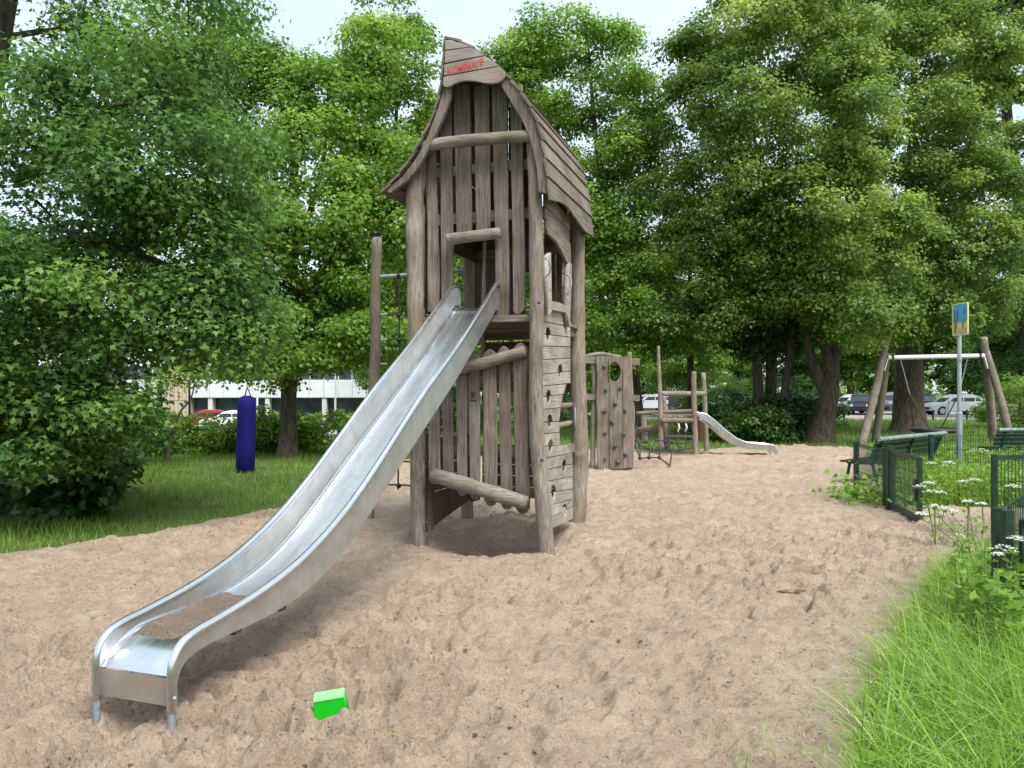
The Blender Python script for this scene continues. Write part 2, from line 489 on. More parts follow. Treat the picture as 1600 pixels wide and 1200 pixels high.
def lerp_list(vals, n):
    """radii for a catmull-resampled path"""
    x = np.linspace(0, len(vals) - 1, n)
    return list(np.interp(x, np.arange(len(vals)), vals))


def log_obj(name, pts, rads, mat, parent, seg=16, wob=0.05, seed=0, n=7):
    P = catmull(pts, n)
    return MB().tube(P, lerp_list(rads, len(P)), seg, True, wob, seed, True).build(name, mat, parent, smooth=False if seg < 8 else True)


def frame(o, ex, ey):
    ex, ey = Vector(ex), Vector(ey)
    ez = ex.cross(ey)
    m = Matrix((ex, ey, ez)).transposed().to_4x4()
    m.translation = Vector(o)
    return m


def plate_mesh(outline, thick, mtx, holes=(), bev=0.004):
    """flat piece with real thickness, softened edges and true holes"""
    cu = bpy.data.curves.new('plate', 'CURVE')
    cu.dimensions = '2D'
    cu.fill_mode = 'BOTH'
    bev = min(bev, thick * 0.35)
    cu.extrude = thick / 2 - bev
    cu.bevel_depth = bev
    cu.bevel_resolution = 0
    cu.offset = -bev
    for ring in [outline] + list(holes):
        sp = cu.splines.new('POLY')
        sp.points.add(len(ring) - 1)
        for i, (a, b) in enumerate(ring):
            sp.points[i].co = (a, b, 0, 1)
        sp.use_cyclic_u = True
    o = bpy.data.objects.new('plate', cu)
    me = bpy.data.meshes.new_from_object(o)
    bpy.data.objects.remove(o)
    bpy.data.curves.remove(cu)
    me.transform(mtx)
    return me


def plate(name, outline, thick, mtx, mat, parent=None, holes=(), bev=0.004):
    return link(name, plate_mesh(outline, thick, mtx, holes, bev), mat, parent)


def np_mesh(name, V, F, tint=None):
    """V (n,3), F (m,k) numpy arrays"""
    me = bpy.data.meshes.new(name)
    m, k = F.shape
    me.vertices.add(len(V)); me.vertices.foreach_set('co', V.astype(np.float32).ravel())
    me.loops.add(m * k); me.loops.foreach_set('vertex_index', F.astype(np.int32).ravel())
    me.polygons.add(m)
    me.polygons.foreach_set('loop_start', np.arange(0, m * k, k, dtype=np.int32))
    me.polygons.foreach_set('loop_total', np.full(m, k, dtype=np.int32))
    me.update(calc_edges=True)
    if tint is not None:
        a = me.attributes.new('tint', 'FLOAT', 'FACE')
        a.data.foreach_set('value', tint.astype(np.float32))
    return me


RS = np.random.RandomState


def norm(a):
    return a / np.maximum(np.linalg.norm(a, axis=1, keepdims=True), 1e-9)


LEAF = {
    # outlines in (across, along), petiole at (0,0)
    'maple': [(0, 0), (0.46, 0.16), (0.24, 0.42), (0.56, 0.66), (0.18, 0.66), (0, 1.0), (-0.18, 0.66), (-0.56, 0.66), (-0.24, 0.42), (-0.46, 0.16)],
    'trilobe': [(0, 0), (0.5, 0.35), (0.17, 0.55), (0, 1.0), (-0.17, 0.55), (-0.5, 0.35)],
    'diamond': [(0, 0), (0.40, 0.45), (0, 1.0), (-0.40, 0.45)],
    'heart': [(0, 0), (0.42, 0.1), (0.42, 0.5), (0, 1.05), (-0.42, 0.5), (-0.42, 0.1)],
}


def leaves(P, size, nrm, rng, shape='diamond', droop=0.35, fold=0.18, bias=None):
    """one leaf at every point P; returns verts, faces"""
    n = len(P)
    L = np.array(LEAF[shape]); k = len(L)
    nrm = norm(nrm)
    d = rng.normal(size=(n, 3)); d[:, 2] -= droop
    if bias is not None: d = d * 0.75 + bias * 0.6
    d = norm(d - nrm * (d * nrm).sum(1, keepdims=True))
    w = np.cross(nrm, d)
    s = size if hasattr(size, '__len__') else np.full(n, size)
    V = (P[:, None, :] + w[:, None, :] * (L[None, :, 0:1] * s[:, None, None]) + d[:, None, :] * (L[None, :, 1:2] * s[:, None, None])
         + nrm[:, None, :] * ((np.abs(L[None, :, 0:1]) * fold - (L[None, :, 1:2] ** 2) * 0.14) * s[:, None, None]))
    F = np.arange(n * k).reshape(n, k)
    return V.reshape(-1, 3), F


def crown_points(envs, n_leaf, rng, cl_r=(0.55, 1.0), flat=0.6, inner=0.5, spread=0.20):
    """envs: list of (cx,cy,cz, rx,ry,rz, clusters). Leaf sprays sit on clusters that fill the outer part of every envelope"""
    C, R, E = [], [], []
    for (cx, cy, cz, rx, ry, rz, nc) in envs:
        d = norm(rng.normal(size=(nc, 3)))
        r = rng.uniform(inner, 1.0, (nc, 1)) ** 0.8
        c = np.array([cx, cy, cz]) + d * r * np.array([rx, ry, rz])
        C.append(c); R.append(rng.uniform(cl_r[0], cl_r[1], nc)); E.append(np.repeat([[cx, cy, cz]], nc, 0))
    C, R, E = np.concatenate(C), np.concatenate(R), np.concatenate(E)
    w = R ** 2; w /= w.sum()
    # sprays of leaves on the upper and outer side of each cluster
    nsp = max(1, n_leaf // 20)
    ci = rng.choice(len(C), nsp, p=w)
    d = norm(rng.normal(size=(nsp, 3)) + norm(C[ci] - E[ci]) * 0.55 + np.array([0, 0, 0.35]))
    sp = C[ci] + d * (R[ci] * rng.uniform(0.55, 1.0, nsp))[:, None] * np.array([1, 1, flat])
    si = np.repeat(np.arange(nsp), 20)
    off = rng.normal(size=(len(si), 3)) * np.array([spread, spread, spread * 0.42])
    off[:, 2] -= (0.06 / spread) * (off[:, 0] ** 2 + off[:, 1] ** 2)
    P = sp[si] + off
    N = norm(d[si] * 0.75 + np.array([0, 0, 0.7]) + rng.normal(size=P.shape) * 0.45)
    B = norm(P - C[ci][si]); B[:, 2] -= 0.3
    tint = np.clip(0.42 + rng.normal(size=len(C))[ci][si] * 0.17 + rng.normal(size=nsp)[si] * 0.12 + rng.normal(size=len(P)) * 0.15, 0, 1)
    return P, N, tint, C, R, sp, B


def tree(name, label, cat, base, trunk, envs, n_leaf, leaf, mat, seed, group=None, shape='diamond', cl_r=(0.55, 1.0), flat=0.6,
         bark='bark', limbs=None, twigs=120, inner=0.5, spread=0.20):
    """trunk: list of (dx,dy,z,r) from the base; limbs: extra list of such lists"""
    rng = RS(seed)
    base = Vector(base)
    t = thing(name, base, label, cat, group)
    P, N, tint, C, R, sp, B = crown_points(envs, n_leaf, rng, cl_r, flat, inner, spread)
    V, F = leaves(P, leaf * rng.uniform(0.7, 1.25, len(P)), N, rng, shape, bias=B)
    V = V - np.array(base)
    o = link('crown', np_mesh('crown', V, F, tint), mat, t)
    o['kind'] = 'stuff'
    mb = MB()
    paths = [trunk] + (limbs or [])
    ends = []
    for j, pth in enumerate(paths):
        pts = catmull([(a, b, c) for a, b, c, r in pth], 5)
        rad = lerp_list([q[3] for q in pth], len(pts))
        if j == 0 and pth[0][2] <= 0.05:
            for i in range(len(pts)):                       # root flare
                rad[i] *= 1 + 0.55 * math.exp(-max(0, pts[i].z) / 0.35)
        mb.tube(pts, rad, 14, True, 0.06, seed + j)
        ends += [(p, r) for p, r in zip(pts, rad)]
    E = np.array([tuple(p) for p, r in ends]); ER = np.array([r for p, r in ends])
    zmin = max(0.8, float((C[:, 2] - base.z).min()) * 0.6)
    up = np.where(E[:, 2] > zmin)[0]
    if len(up) == 0: up = np.arange(len(E))
    nodes = []
    # limbs grow outwards: every cluster hangs on the nearest trunk point or on a cluster nearer to the trunk
    CL = C - np.array(base)
    dist = np.array([np.linalg.norm(E[up] - c, axis=1).min() for c in CL])
    NP, NR = [E[j] for j in up], [ER[j] * .5 for j in up]
    for i in np.argsort(dist):
        c = CL[i]
        A_ = np.array(NP)
        dd = np.linalg.norm(A_ - c, axis=1) + np.maximum(0, A_[:, 2] - c[2]) * 1.2
        j = int(dd.argmin())
        a, r0 = A_[j], max(0.010, min(0.06, NR[j] * .8))
        L = np.linalg.norm(c - a)
        mid = (a + c) / 2 + np.array([0, 0, 0.10 * L]) + rng.normal(size=3) * 0.07 * L
        pts = catmull([a, mid, c], 3)
        mb.tube(pts, list(np.linspace(r0, max(.008, r0 * .7), len(pts))), 5, False, 0.08, seed + int(i))
        NP.append(c); NR.append(r0 * .7)
    k = rng.choice(len(sp), min(twigs, len(sp)), replace=False)
    for i in k:                                             # thin twigs out to some of the sprays
        q = sp[i] - np.array(base)
        c = C[np.linalg.norm(C - sp[i], axis=1).argmin()] - np.array(base)
        mb.tube([c, (c + q) / 2 + np.array([0, 0, 0.04]), q], [0.010, 0.007, 0.003], 4, False)
    mb.build('trunk', bark, t, True)
    return t


def bush_mesh(envs, n_leaf, leaf, seed, shape='heart', cl_r=(0.18, 0.34), origin=(0, 0, 0)):
    rng = RS(seed)
    C, R, E = [], [], []
    P, N, tint, C, R, sp, B = crown_points(envs, n_leaf, rng, cl_r, 0.9, 0.55, 0.13)
    P[:, 2] = np.maximum(P[:, 2], origin[2] + 0.03)
    V, F = leaves(P, leaf * rng.uniform(0.7, 1.25, len(P)), N, rng, shape, bias=B)
    return np_mesh('foliage', V - np.array(origin), F, tint), C, sp


def blades(P, h, w, lean, rng, segs=3, dirs=None):
    """grass blades: tapering bent strips; returns verts, faces (triangles and quads as quads)"""
    n = len(P)
    a = rng.uniform(0, 6.283, n) if dirs is None else dirs
    dx, dy = np.cos(a), np.sin(a)
    t = np.linspace(0, 1, segs + 1)
    bend = lean[:, None] * h[:, None] * t[None, :] ** 1.8
    zz = h[:, None] * (t[None, :] - 0.42 * lean[:, None] * t[None, :] ** 2.4)
    cx = P[:, 0, None] + dx[:, None] * bend
    cy = P[:, 1, None] + dy[:, None] * bend
    cz = P[:, 2, None] + zz
    ww = w[:, None] * (1 - t[None, :] ** 1.6 * 0.93) / 2
    b = a + math.pi / 2 + rng.uniform(-0.7, 0.7, n)
    sx, sy = np.cos(b)[:, None] * ww, np.sin(b)[:, None] * ww
    V = np.stack([np.stack([cx - sx, cy - sy, cz], -1), np.stack([cx + sx, cy + sy, cz], -1)], 2).reshape(-1, 3)
    k = 2 * (segs + 1)
    o = (np.arange(n) * k)[:, None, None]
    i = (np.arange(segs) * 2)[None, :, None]
    F = (o + i + np.array([0, 1, 3, 2])[None, None, :]).reshape(-1, 4)
    return V, F


def cat_mesh(parts):
    V, F, T, b = [], [], [], 0
    for v, f, t in parts:
        V.append(v); F.append(f + b); T.append(t); b += len(v)
    return np.concatenate(V), np.concatenate(F), np.concatenate(T)


# value noise
_tab = RS(7).rand(256, 256)


def vnoise(x, y, s=0):
    x = x + s * 17.31; y = y + s * 9.77
    xi, yi = np.floor(x).astype(int), np.floor(y).astype(int)
    fx, fy = x - xi, y - yi
    fx = fx * fx * (3 - 2 * fx); fy = fy * fy * (3 - 2 * fy)
    g = lambda a, b: _tab[a % 256, b % 256]
    return (g(xi, yi) * (1 - fx) * (1 - fy) + g(xi + 1, yi) * fx * (1 - fy) + g(xi, yi + 1) * (1 - fx) * fy + g(xi + 1, yi + 1) * fx * fy) - 0.5


def fbm(x, y, f, o=3, s=0):
    r, a = 0, 1.0
    for k in range(o):
        r = r + a * vnoise(x * f, y * f, s + k * 3)
        f *= 2.1; a *= 0.5
    return r


def PX(px, d):
    """x of picture column px at distance d"""
    return (px - 800.0) / FOC * d


def PZ(py, d):
    return CAM_H - (py - HOR) / FOC * d


def GD(py, z=0.0):
    """distance of ground seen in picture row py"""
    return (CAM_H - z) * FOC / (py - HOR)

# ------------------------------------------------------------------ ground, sand, parking


def ssf(a, b, x):
    t = np.clip((x - a) / (b - a), 0, 1)
    return t * t * (3 - 2 * t)


SAND = np.array([(-12, 0.5), (-12, 6.9), (-7, 7.6), (-5.4, 8.15), (-4.6, 9.15), (-3.9, 10.3), (-3.4, 11.2), (-3.25, 14), (-3.2, 18.4), (-1.5, 22.0),
                 (2, 22.6), (5, 22.2), (8, 24.5), (10.6, 23.0), (8.4, 17.4), (6.7, 13.2), (5.75, 11.5), (9.5, 11.2), (9.5, 8.3), (5.6, 7.75), (4.3, 7.35),
                 (3.1, 5.8), (2.0, 4.0), (1.45, 3.0), (1.15, 0.5)])


def sand_sd(x, y):
    """signed distance to the edge of the sand, positive inside"""
    inside = np.zeros(x.shape, bool)
    best = np.full(x.shape, 1e9)
    n = len(SAND)
    for i in range(n):
        (x0, y0), (x1, y1) = SAND[i], SAND[(i + 1) % n]
        ex, ey = x1 - x0, y1 - y0
        t = np.clip(((x - x0) * ex + (y - y0) * ey) / (ex * ex + ey * ey), 0, 1)
        best = np.minimum(best, np.hypot(x - x0 - t * ex, y - y0 - t * ey))
        c = (y0 > y) != (y1 > y)
        with np.errstate(divide='ignore', invalid='ignore'):
            inside ^= c & (x < ex * (y - y0) / (ey if ey else 1e-9) + x0)
    return np.where(inside, best, -best)


P0 = np.array([-1.02, 8.33]); U2 = np.array([0.94494, -0.32725]); V2 = np.array([0.32725, 0.94494])


def ground_h(x, y):
    """the land drops a little towards the building on the left"""
    x = np.asarray(x, float); y = np.asarray(y, float)
    return -0.02 - 0.31 * ssf(0.1, 1.2, sand_sd(x, y)) - 1.25 * ssf(26, 52, y) * (1 - ssf(-12, 4, x))


def axis(lo, hi, fine_lo, fine_hi, n):
    a = np.linspace(fine_lo, fine_hi, n)
    g = [lo + (fine_lo - lo) * (1 - (1 - k / 10) ** 2) for k in range(10)]
    h = [fine_hi + (hi - fine_hi) * (k / 10) ** 2 for k in range(1, 11)]
    return np.concatenate([g, a, h])


gx = np.unique(np.concatenate([axis(-600, 600, -45, 60, 60), np.arange(-13, 12, .5)]))
gy = np.unique(np.concatenate([axis(-300, 900, -10, 90, 60), np.arange(0, 27, .5)]))
X, Y = np.meshgrid(gx, gy)
Z = ground_h(X, Y) + 0.03 * fbm(X, Y, 0.25, 2, 5) * (Y > 9)
nx_, ny_ = len(gx), len(gy)
I = np.arange(nx_ * ny_).reshape(ny_, nx_)
F = np.stack([I[:-1, :-1], I[:-1, 1:], I[1:, 1:], I[1:, :-1]], -1).reshape(-1, 4)
g = link('ground', np_mesh('ground', np.stack([X, Y, Z], -1).reshape(-1, 3), F), 'soil_grass', None, True)
g['kind'] = 'structure'




def sand_h(x, y):
    rg = lambda f, s: np.abs(vnoise(x * f, y * f, s)) * 2          # soft ridges pushed up by feet
    h = 0.055 * fbm(x, y, 0.45, 2, 1) + 0.040 * fbm(x, y, 1.7, 2, 2) + 0.034 * fbm(x, y, 4.2, 2, 3) + 0.018 * fbm(x, y, 10, 2, 4) + 0.008 * fbm(x, y, 24, 1, 8)
    calm = 0.50 + 0.75 * ssf(-.22, .22, fbm(x, y, .55, 2, 51))         # trodden and smoother stretches
    # broken crusts: little ledges with a steep side
    for f_, s_, a_ in ((2.6, 31, .030), (5.5, 34, .030), (11.0, 37, .020)):
        q = fbm(x * .8 + .12 * vnoise(x * 7, y * 7, 41), y * 1.9, f_, 2, s_)
        h = h + calm * a_ * (ssf(-.01, .03, q) - .9 * ssf(.05, .34, q))
    h = h - 0.020 * rg(3.1, 21) - 0.016 * rg(6.7, 22) + 0.02
    u = (x - P0[0]) * U2[0] + (y - P0[1]) * U2[1]; v = (x - P0[0]) * V2[0] + (y - P0[1]) * V2[1]
    r = np.hypot((u - 0.75) / 0.62, (v - 0.55) / 0.62)
    h = h - 0.17 * np.exp(-r ** 4) + 0.05 * np.exp(-((r - 1.75) / 0.55) ** 2)
    r2 = np.hypot((u - 0.6) / 0.5, (v + 4.75) / 0.45)       # worn hollow at the foot of the slide
    h = h - 0.05 * np.exp(-r2 ** 2)
    h = h + 0.045 * np.exp(-(((x + .835) / .09) ** 2 + ((y - 3.85) / .065) ** 2))          # sand heaped against the toy
    return h


def sand_top(x, y):
    return float(sand_h(np.array([x], float), np.array([y], float))[0])


rows = [2.15]
while rows[-1] < 26: rows.append(rows[-1] * (1.0044 if rows[-1] < 10 else 1.008))
rows = np.array(rows)
tt = np.linspace(-0.95, 0.85, 520)
T_, D_ = np.meshgrid(tt, rows)
X = T_ * D_; Y = D_ + 0.0 * T_
Z = sand_h(X, Y)
rng = RS(11)
# footprints: hundreds of trodden hollows with pushed-up rims
for i in range(7000):
    d = rng.uniform(2.2 ** 0.5, 20 ** 0.5) ** 2
    x = d * rng.uniform(-1.0, 0.9)
    a = rng.uniform(0, math.pi); L = 0.03 + 0.12 * rng.uniform(0, 1) ** 2; W = L * rng.uniform(0.4, 0.75); D = rng.uniform(0.22, 0.48) * L
    u = (x - P0[0]) * U2[0] + (d - P0[1]) * U2[1]; v = (x - P0[0]) * V2[0] + (d - P0[1]) * V2[1]
    D *= 0.55 + 0.7 * float(ssf(-.22, .22, fbm(np.array([x]), np.array([d]), .55, 2, 51))[0])
    if -0.2 < u < 1.6 and -0.4 < v < 1.9: D *= 0.3
    r0, r1 = np.searchsorted(rows, d - 0.4), np.searchsorted(rows, d + 0.4)
    c0, c1 = np.searchsorted(tt, (x - 0.4) / d - 0.03), np.searchsorted(tt, (x + 0.4) / d + 0.03)
    if r1 <= r0 or c1 <= c0: continue
    xx = X[r0:r1, c0:c1] - x; yy = Y[r0:r1, c0:c1] - d
    p = (xx * math.cos(a) + yy * math.sin(a)) / L; q = (-xx * math.sin(a) + yy * math.cos(a)) / W
    rr = np.sqrt(p * p + q * q)
    Z[r0:r1, c0:c1] += -D * np.exp(-rr ** 3) + 0.55 * D * np.exp(-((rr - 1.45) / 0.38) ** 2) * (0.6 + 0.4 * p / np.maximum(rr, 0.1))
sdv = sand_sd(X, Y) + 0.35 * fbm(X, Y, 1.2, 3, 9)
Z = Z * ssf(0, 0.4, sdv) - 0.20 * (1 - ssf(-0.35, 0.12, sdv))
nr, ncol = X.shape
I = np.arange(nr * ncol).reshape(nr, ncol)
F = np.stack([I[:-1, :-1], I[:-1, 1:], I[1:, 1:], I[1:, :-1]], -1)
keep = (sdv[:-1, :-1] > -0.6) & (Y[:-1, :-1] < 25.8)
s = link('sand', np_mesh('sand', np.stack([X, Y, Z], -1).reshape(-1, 3), F[keep]), 'sand', None, True)
s['kind'] = 'structure'

# parking area: right part level, left part lower
mb = MB()
for (x0, x1, y0, y1) in ((2, 70, 47, 66),):
    mb.box((x0, y0, -0.2), (x1, y1, 0.01))
o = mb.build('parking_area', 'asphalt'); o['kind'] = 'structure'
o = MB().box((-60, 52, -1.6), (2, 68, -1.26)).build('street', 'asphalt'); o['kind'] = 'structure'
o = MB().box((2, 46.7, -0.2), (70, 46.98, 0.12)).build('kerb', 'kerbstone'); o['kind'] = 'structure'

# ------------------------------------------------------------------ the play tower
UV = Vector((U2[0], U2[1], 0)); VV = Vector((V2[0], V2[1], 0))
ROT = math.atan2(U2[1], U2[0])


def FP(px, py, v0=0.0):
    """(u, z) of a picture point in the tower's upright plane v = v0"""
    a = (px - 800) / FOC; b = -(py - HOR) / FOC
    t = (v0 + P0 @ V2) / (a * V2[0] + V2[1])
    w = np.array([a * t, t]) - P0
    return float(w @ U2), CAM_H + b * t


def SP(px, py, u0):
    """(v, z) of a picture point in the tower's upright plane u = u0"""
    a = (px - 800) / FOC; b = -(py - HOR) / FOC
    t = (u0 + P0 @ U2) / (a * U2[0] + U2[1])
    w = np.array([a * t, t]) - P0
    return float(w @ V2), CAM_H + b * t


tower = thing('play_tower', (P0[0], P0[1], 0), 'tall grey wooden play tower with crooked curved roof and slatted front', 'play tower', rz=ROT)


def FR(v0): return frame((0, v0, 0), (1, 0, 0), (0, 0, 1))
def SR(u0): return frame((u0, 0, 0), (0, 1, 0), (0, 0, 1))


# --- four main posts
def fpost(pts, v, mat, seed, wob=0.05):
    P, R = [], []
    for (xl, xr, y) in pts:
        a = FP(xl, y, v); b = FP(xr, y, v)
        P.append(((a[0] + b[0]) / 2, v + 0.0, a[1])); R.append((b[0] - a[0]) / 2)
    return log_obj('post', P, R, mat, tower, 18, wob, seed, 8)


fpost([(640, 664, 250), (636, 661, 300), (635, 661, 360), (637, 662, 430), (638, 663, 520), (641, 664, 620), (642, 664, 740), (643, 664, 870)], 0.0, 'wood_log', 1, 0.035)
fpost([(823, 841, 226), (826, 846, 300), (827, 849, 400), (828, 849, 500), (826, 848, 600), (828, 851, 690), (835, 858, 770), (842, 867, 860), (843, 868, 885)], -0.06, 'wood_log', 2, 0.035)


def spost(pts, u, v, mat, seed):
    P, R = [], []
    for (xl, xr, y) in pts:
        d = (P0 + u * U2 + v * V2)[1]
        x = PX((xl + xr) / 2, d)
        P.append((u + (x - (P0 + u * U2 + v * V2)[0]) * U2[0], v, PZ(y, d))); R.append((xr - xl) / 2 / FOC * d)
    return log_obj('post', P, R, mat, tower, 18, 0.04, seed, 8)


spost([(890, 914, 325), (891, 914, 420), (891, 915, 520), (891, 916, 600), (893, 920, 690), (893, 920, 720), (888, 917, 790), (884, 914, 845)], 1.33, 1.62, 'wood_log', 3)
log_obj('post', [(-0.14, 1.74, -0.15), (-0.14, 1.75, 1.2), (-0.12, 1.76, 2.6), (-0.12, 1.74, 3.75)], [0.085, 0.08, 0.08, 0.075], 'wood_log', tower, 16, 0.05, 4)

# --- upper front slats
rnd = random.Random(3)


def slat(xt0, xt1, yt, xb0, xb1, yb, v, tip='flat', name='slat', wav=0.004, mat='wood_upright'):
    a0, zt = FP(xt0, yt, v); a1, _ = FP(xt1, yt, v)
    b0, zb = FP(xb0, yb, v); b1, _ = FP(xb1, yb, v)
    n = 7
    L = [(b0 + (a0 - b0) * k / n + rnd.uniform(-wav, wav), zb + (zt - zb) * k / n) for k in range(n + 1)]
    R = [(b1 + (a1 - b1) * k / n + rnd.uniform(-wav, wav), zb + (zt - zb) * k / n) for k in range(n + 1)]
    w = b1 - b0
    if tip == 'round':
        L[0] = (L[0][0], zb + w * 0.35); R[0] = (R[0][0], zb + w * 0.6)
        bot = [(b0 + w * 0.10, zb + w * 0.10), (b0 + w * 0.32, zb), (b0 + w * 0.6, zb + w * 0.06), (b0 + w * 0.88, zb + w * 0.32)]
    elif tip == 'v':
        L[0] = (L[0][0], zb + w * 0.45); R[0] = (R[0][0], zb + w * 0.45)
        bot = [(b0 + w * 0.2, zb + w * 0.12), (b0 + w * 0.5, zb), (b0 + w * 0.8, zb + w * 0.12)]
    else:
        bot = []
    top = []
    wt = a1 - a0
    if name == 'picket':
        L[-1] = (a0, zt - wt * 0.42); R[-1] = (a1, zt - wt * 0.42)
        top = [(a1 - wt * 0.15, zt - wt * 0.20), (a0 + wt * 0.62, zt - wt * 0.03), (a0 + wt * 0.5, zt), (a0 + wt * 0.38, zt - wt * 0.03), (a0 + wt * 0.15, zt - wt * 0.20)]
    ring = L[:1] + bot + R + top + L[:0:-1]
    return plate(name, ring, 0.034, FR(v), mat, tower, bev=0.006)


slat(667, 681, 232, 669, 689, 488, 0.06, 'flat', wav=0.008)
slat(688, 705, 150, 690, 709, 480, 0.03, 'flat')
slat(709, 735, 135, 714, 738, 372, 0.035, 'flat')
slat(741, 765, 135, 744, 766, 372, 0.03, 'flat')
slat(769, 793, 135, 776, 796, 502, 0.035, 'round')
slat(798, 816, 135, 802, 822, 492, 0.03, 'round')
# the ragged edge board beside the left post
a = [FP(x, y, 0.015) for x, y in [(655, 240), (663, 240), (664, 262), (665, 285), (662, 300), (660, 312), (664, 328), (663, 350), (664, 480), (655, 480)]]
plate('edge_board', a, 0.05, FR(0.015), 'wood_upright', tower)
# rails behind the slats
MB().box((0.10, 0.052, FP(700, 342, 0.06)[1] - 0.06), (1.40, 0.10, FP(700, 342, 0.06)[1] + 0.05)).build('rail', 'wood_level', tower)
MB().box((0.10, 0.052, 4.02), (1.40, 0.10, 4.12)).build('rail', 'wood_level', tower)


def fbar(a, b, r, v, seed, name='crossbar', mid=0.0):
    p, q = FP(*a, v), FP(*b, v)
    m = ((p[0] + q[0]) / 2, v, (p[1] + q[1]) / 2 + mid)
    return log_obj(name, [(p[0], v, p[1]), ((p[0] * 2 + m[0]) / 3, v, (p[1] * 2 + m[2]) / 3 + mid * .4), m, (q[0], v, q[1])], [r * 0.97, r * 1.03, r * 1.0, r * 0.95], 'wood_bar', tower, 14, 0.035, seed)


fbar((662, 228), (842, 211), 0.062, -0.13, 21, mid=0.012)
fbar((700, 374), (780, 364), 0.060, -0.075, 22)
fbar((690, 580), (819, 549), 0.062, -0.075, 23, mid=-0.02)
fbar((676, 742), (822, 786), 0.080, -0.085, 24)

# --- lower pickets
for (xt0, xt1, yt, xb0, xb1, yb) in [(670, 687, 570, 671, 688, 757), (690, 706, 564, 694, 709, 764), (713, 729, 557, 715, 730, 775), (732, 750, 551, 735, 750, 781),
                                     (755, 776, 546, 757, 777, 791), (779, 796, 541, 783, 801, 796), (802, 825, 536, 806, 828, 803)]:
    slat(xt0, xt1, yt, xb0, xb1, yb, 0.0, 'v', 'picket', 0.003)
MB().box((0.10, 0.02, 1.86), (1.40, 0.07, 1.97)).build('rail', 'wood_level', tower)
MB().box((0.10, 0.02, 1.02), (1.40, 0.07, 1.13)).build('rail', 'wood_level', tower)
# burnt-in mark on the middle picket
c = FP(739, 622, -0.019); mk = MB()
for k in range(3): mk.box((c[0] - 0.022 + k * 0.016, -0.0205, c[1]), (c[0] - 0.012 + k * 0.016, -0.0185, c[1] + 0.07))
mk.box((c[0] - 0.03, -0.0205, c[1] - 0.03), (c[0] + 0.035, -0.0185, c[1] - 0.018))
mk.build('burnt_mark', 'black_plastic', tower)['kind'] = 'stuff'

# --- platform: boards on two bearers
PZ0 = 2.50
for k in range(9):
    v = 0.02 + k * 0.185
    MB().box((-0.02, v, PZ0 - 0.04), (1.40, v + 0.178, PZ0)).build('deck_board', 'wood_level', tower)
MB().box((0.06, -0.035, PZ0 - 0.075), (1.42, 0.018, PZ0 - 0.005)).build('bearer', 'wood_level', tower)
MB().box((0.0, 1.68, PZ0 - 0.14), (1.30, 1.73, PZ0 - 0.042)).build('bearer', 'wood_level', tower)
for u in (0.0, 1.30): MB().box((u, 0.02, PZ0 - 0.14), (u + 0.05, 1.675, PZ0 - 0.042)).build('bearer', 'wood_along', tower)

# --- right wall: level boards with hand and foot holes
UW = 1.40
yr = [487, 503, 527, 543, 560, 579, 600, 616, 636, 657, 673, 696]


def tear(a, z, s, flip):
    """climbing hole, about 11 cm, with one pointed corner"""
    o = [(-0.9, 0.25), (-0.75, 0.72), (-0.25, 1.0), (0.3, 0.85), (0.75, 0.35), (0.85, 0.0), (0.45, -0.55), (0.0, -1.05), (-0.45, -0.7), (-0.85, -0.25)]
    return [(a + (-p if flip else p) * s * 1.5, z + q * s) for p, q in o]


def seam(pL, pR):
    """line in the wall plane through two picture points"""
    a, b = SP(*pL, UW), SP(*pR, UW)
    return lambda v: a[1] + (b[1] - a[1]) * (v - a[0]) / (b[0] - a[0])


# seams (left point, right point), top to bottom
seams = [((848, 484), (891, 489)), ((848, 502), (891, 511)), ((848, 522), (891, 527)), ((848, 541), (891, 542)), ((848, 562), (891, 560)), ((848, 585), (891, 580)),
         ((848, 603), (891, 599)), ((848, 620), (891, 615)), ((848, 640), (891, 635)), ((848, 660), (891, 657)), ((848, 678), (891, 674)), ((850, 698), (893, 694)),
         ((852, 716), (893, 708)), ((853, 734), (893, 725)), ((855, 752), (893, 745)), ((856, 770), (894, 764)), ((858, 790), (894, 780)), ((860, 809), (894, 792)),
         ((862, 826), (894, 811))]
fl = [seam(*q) for q in seams]
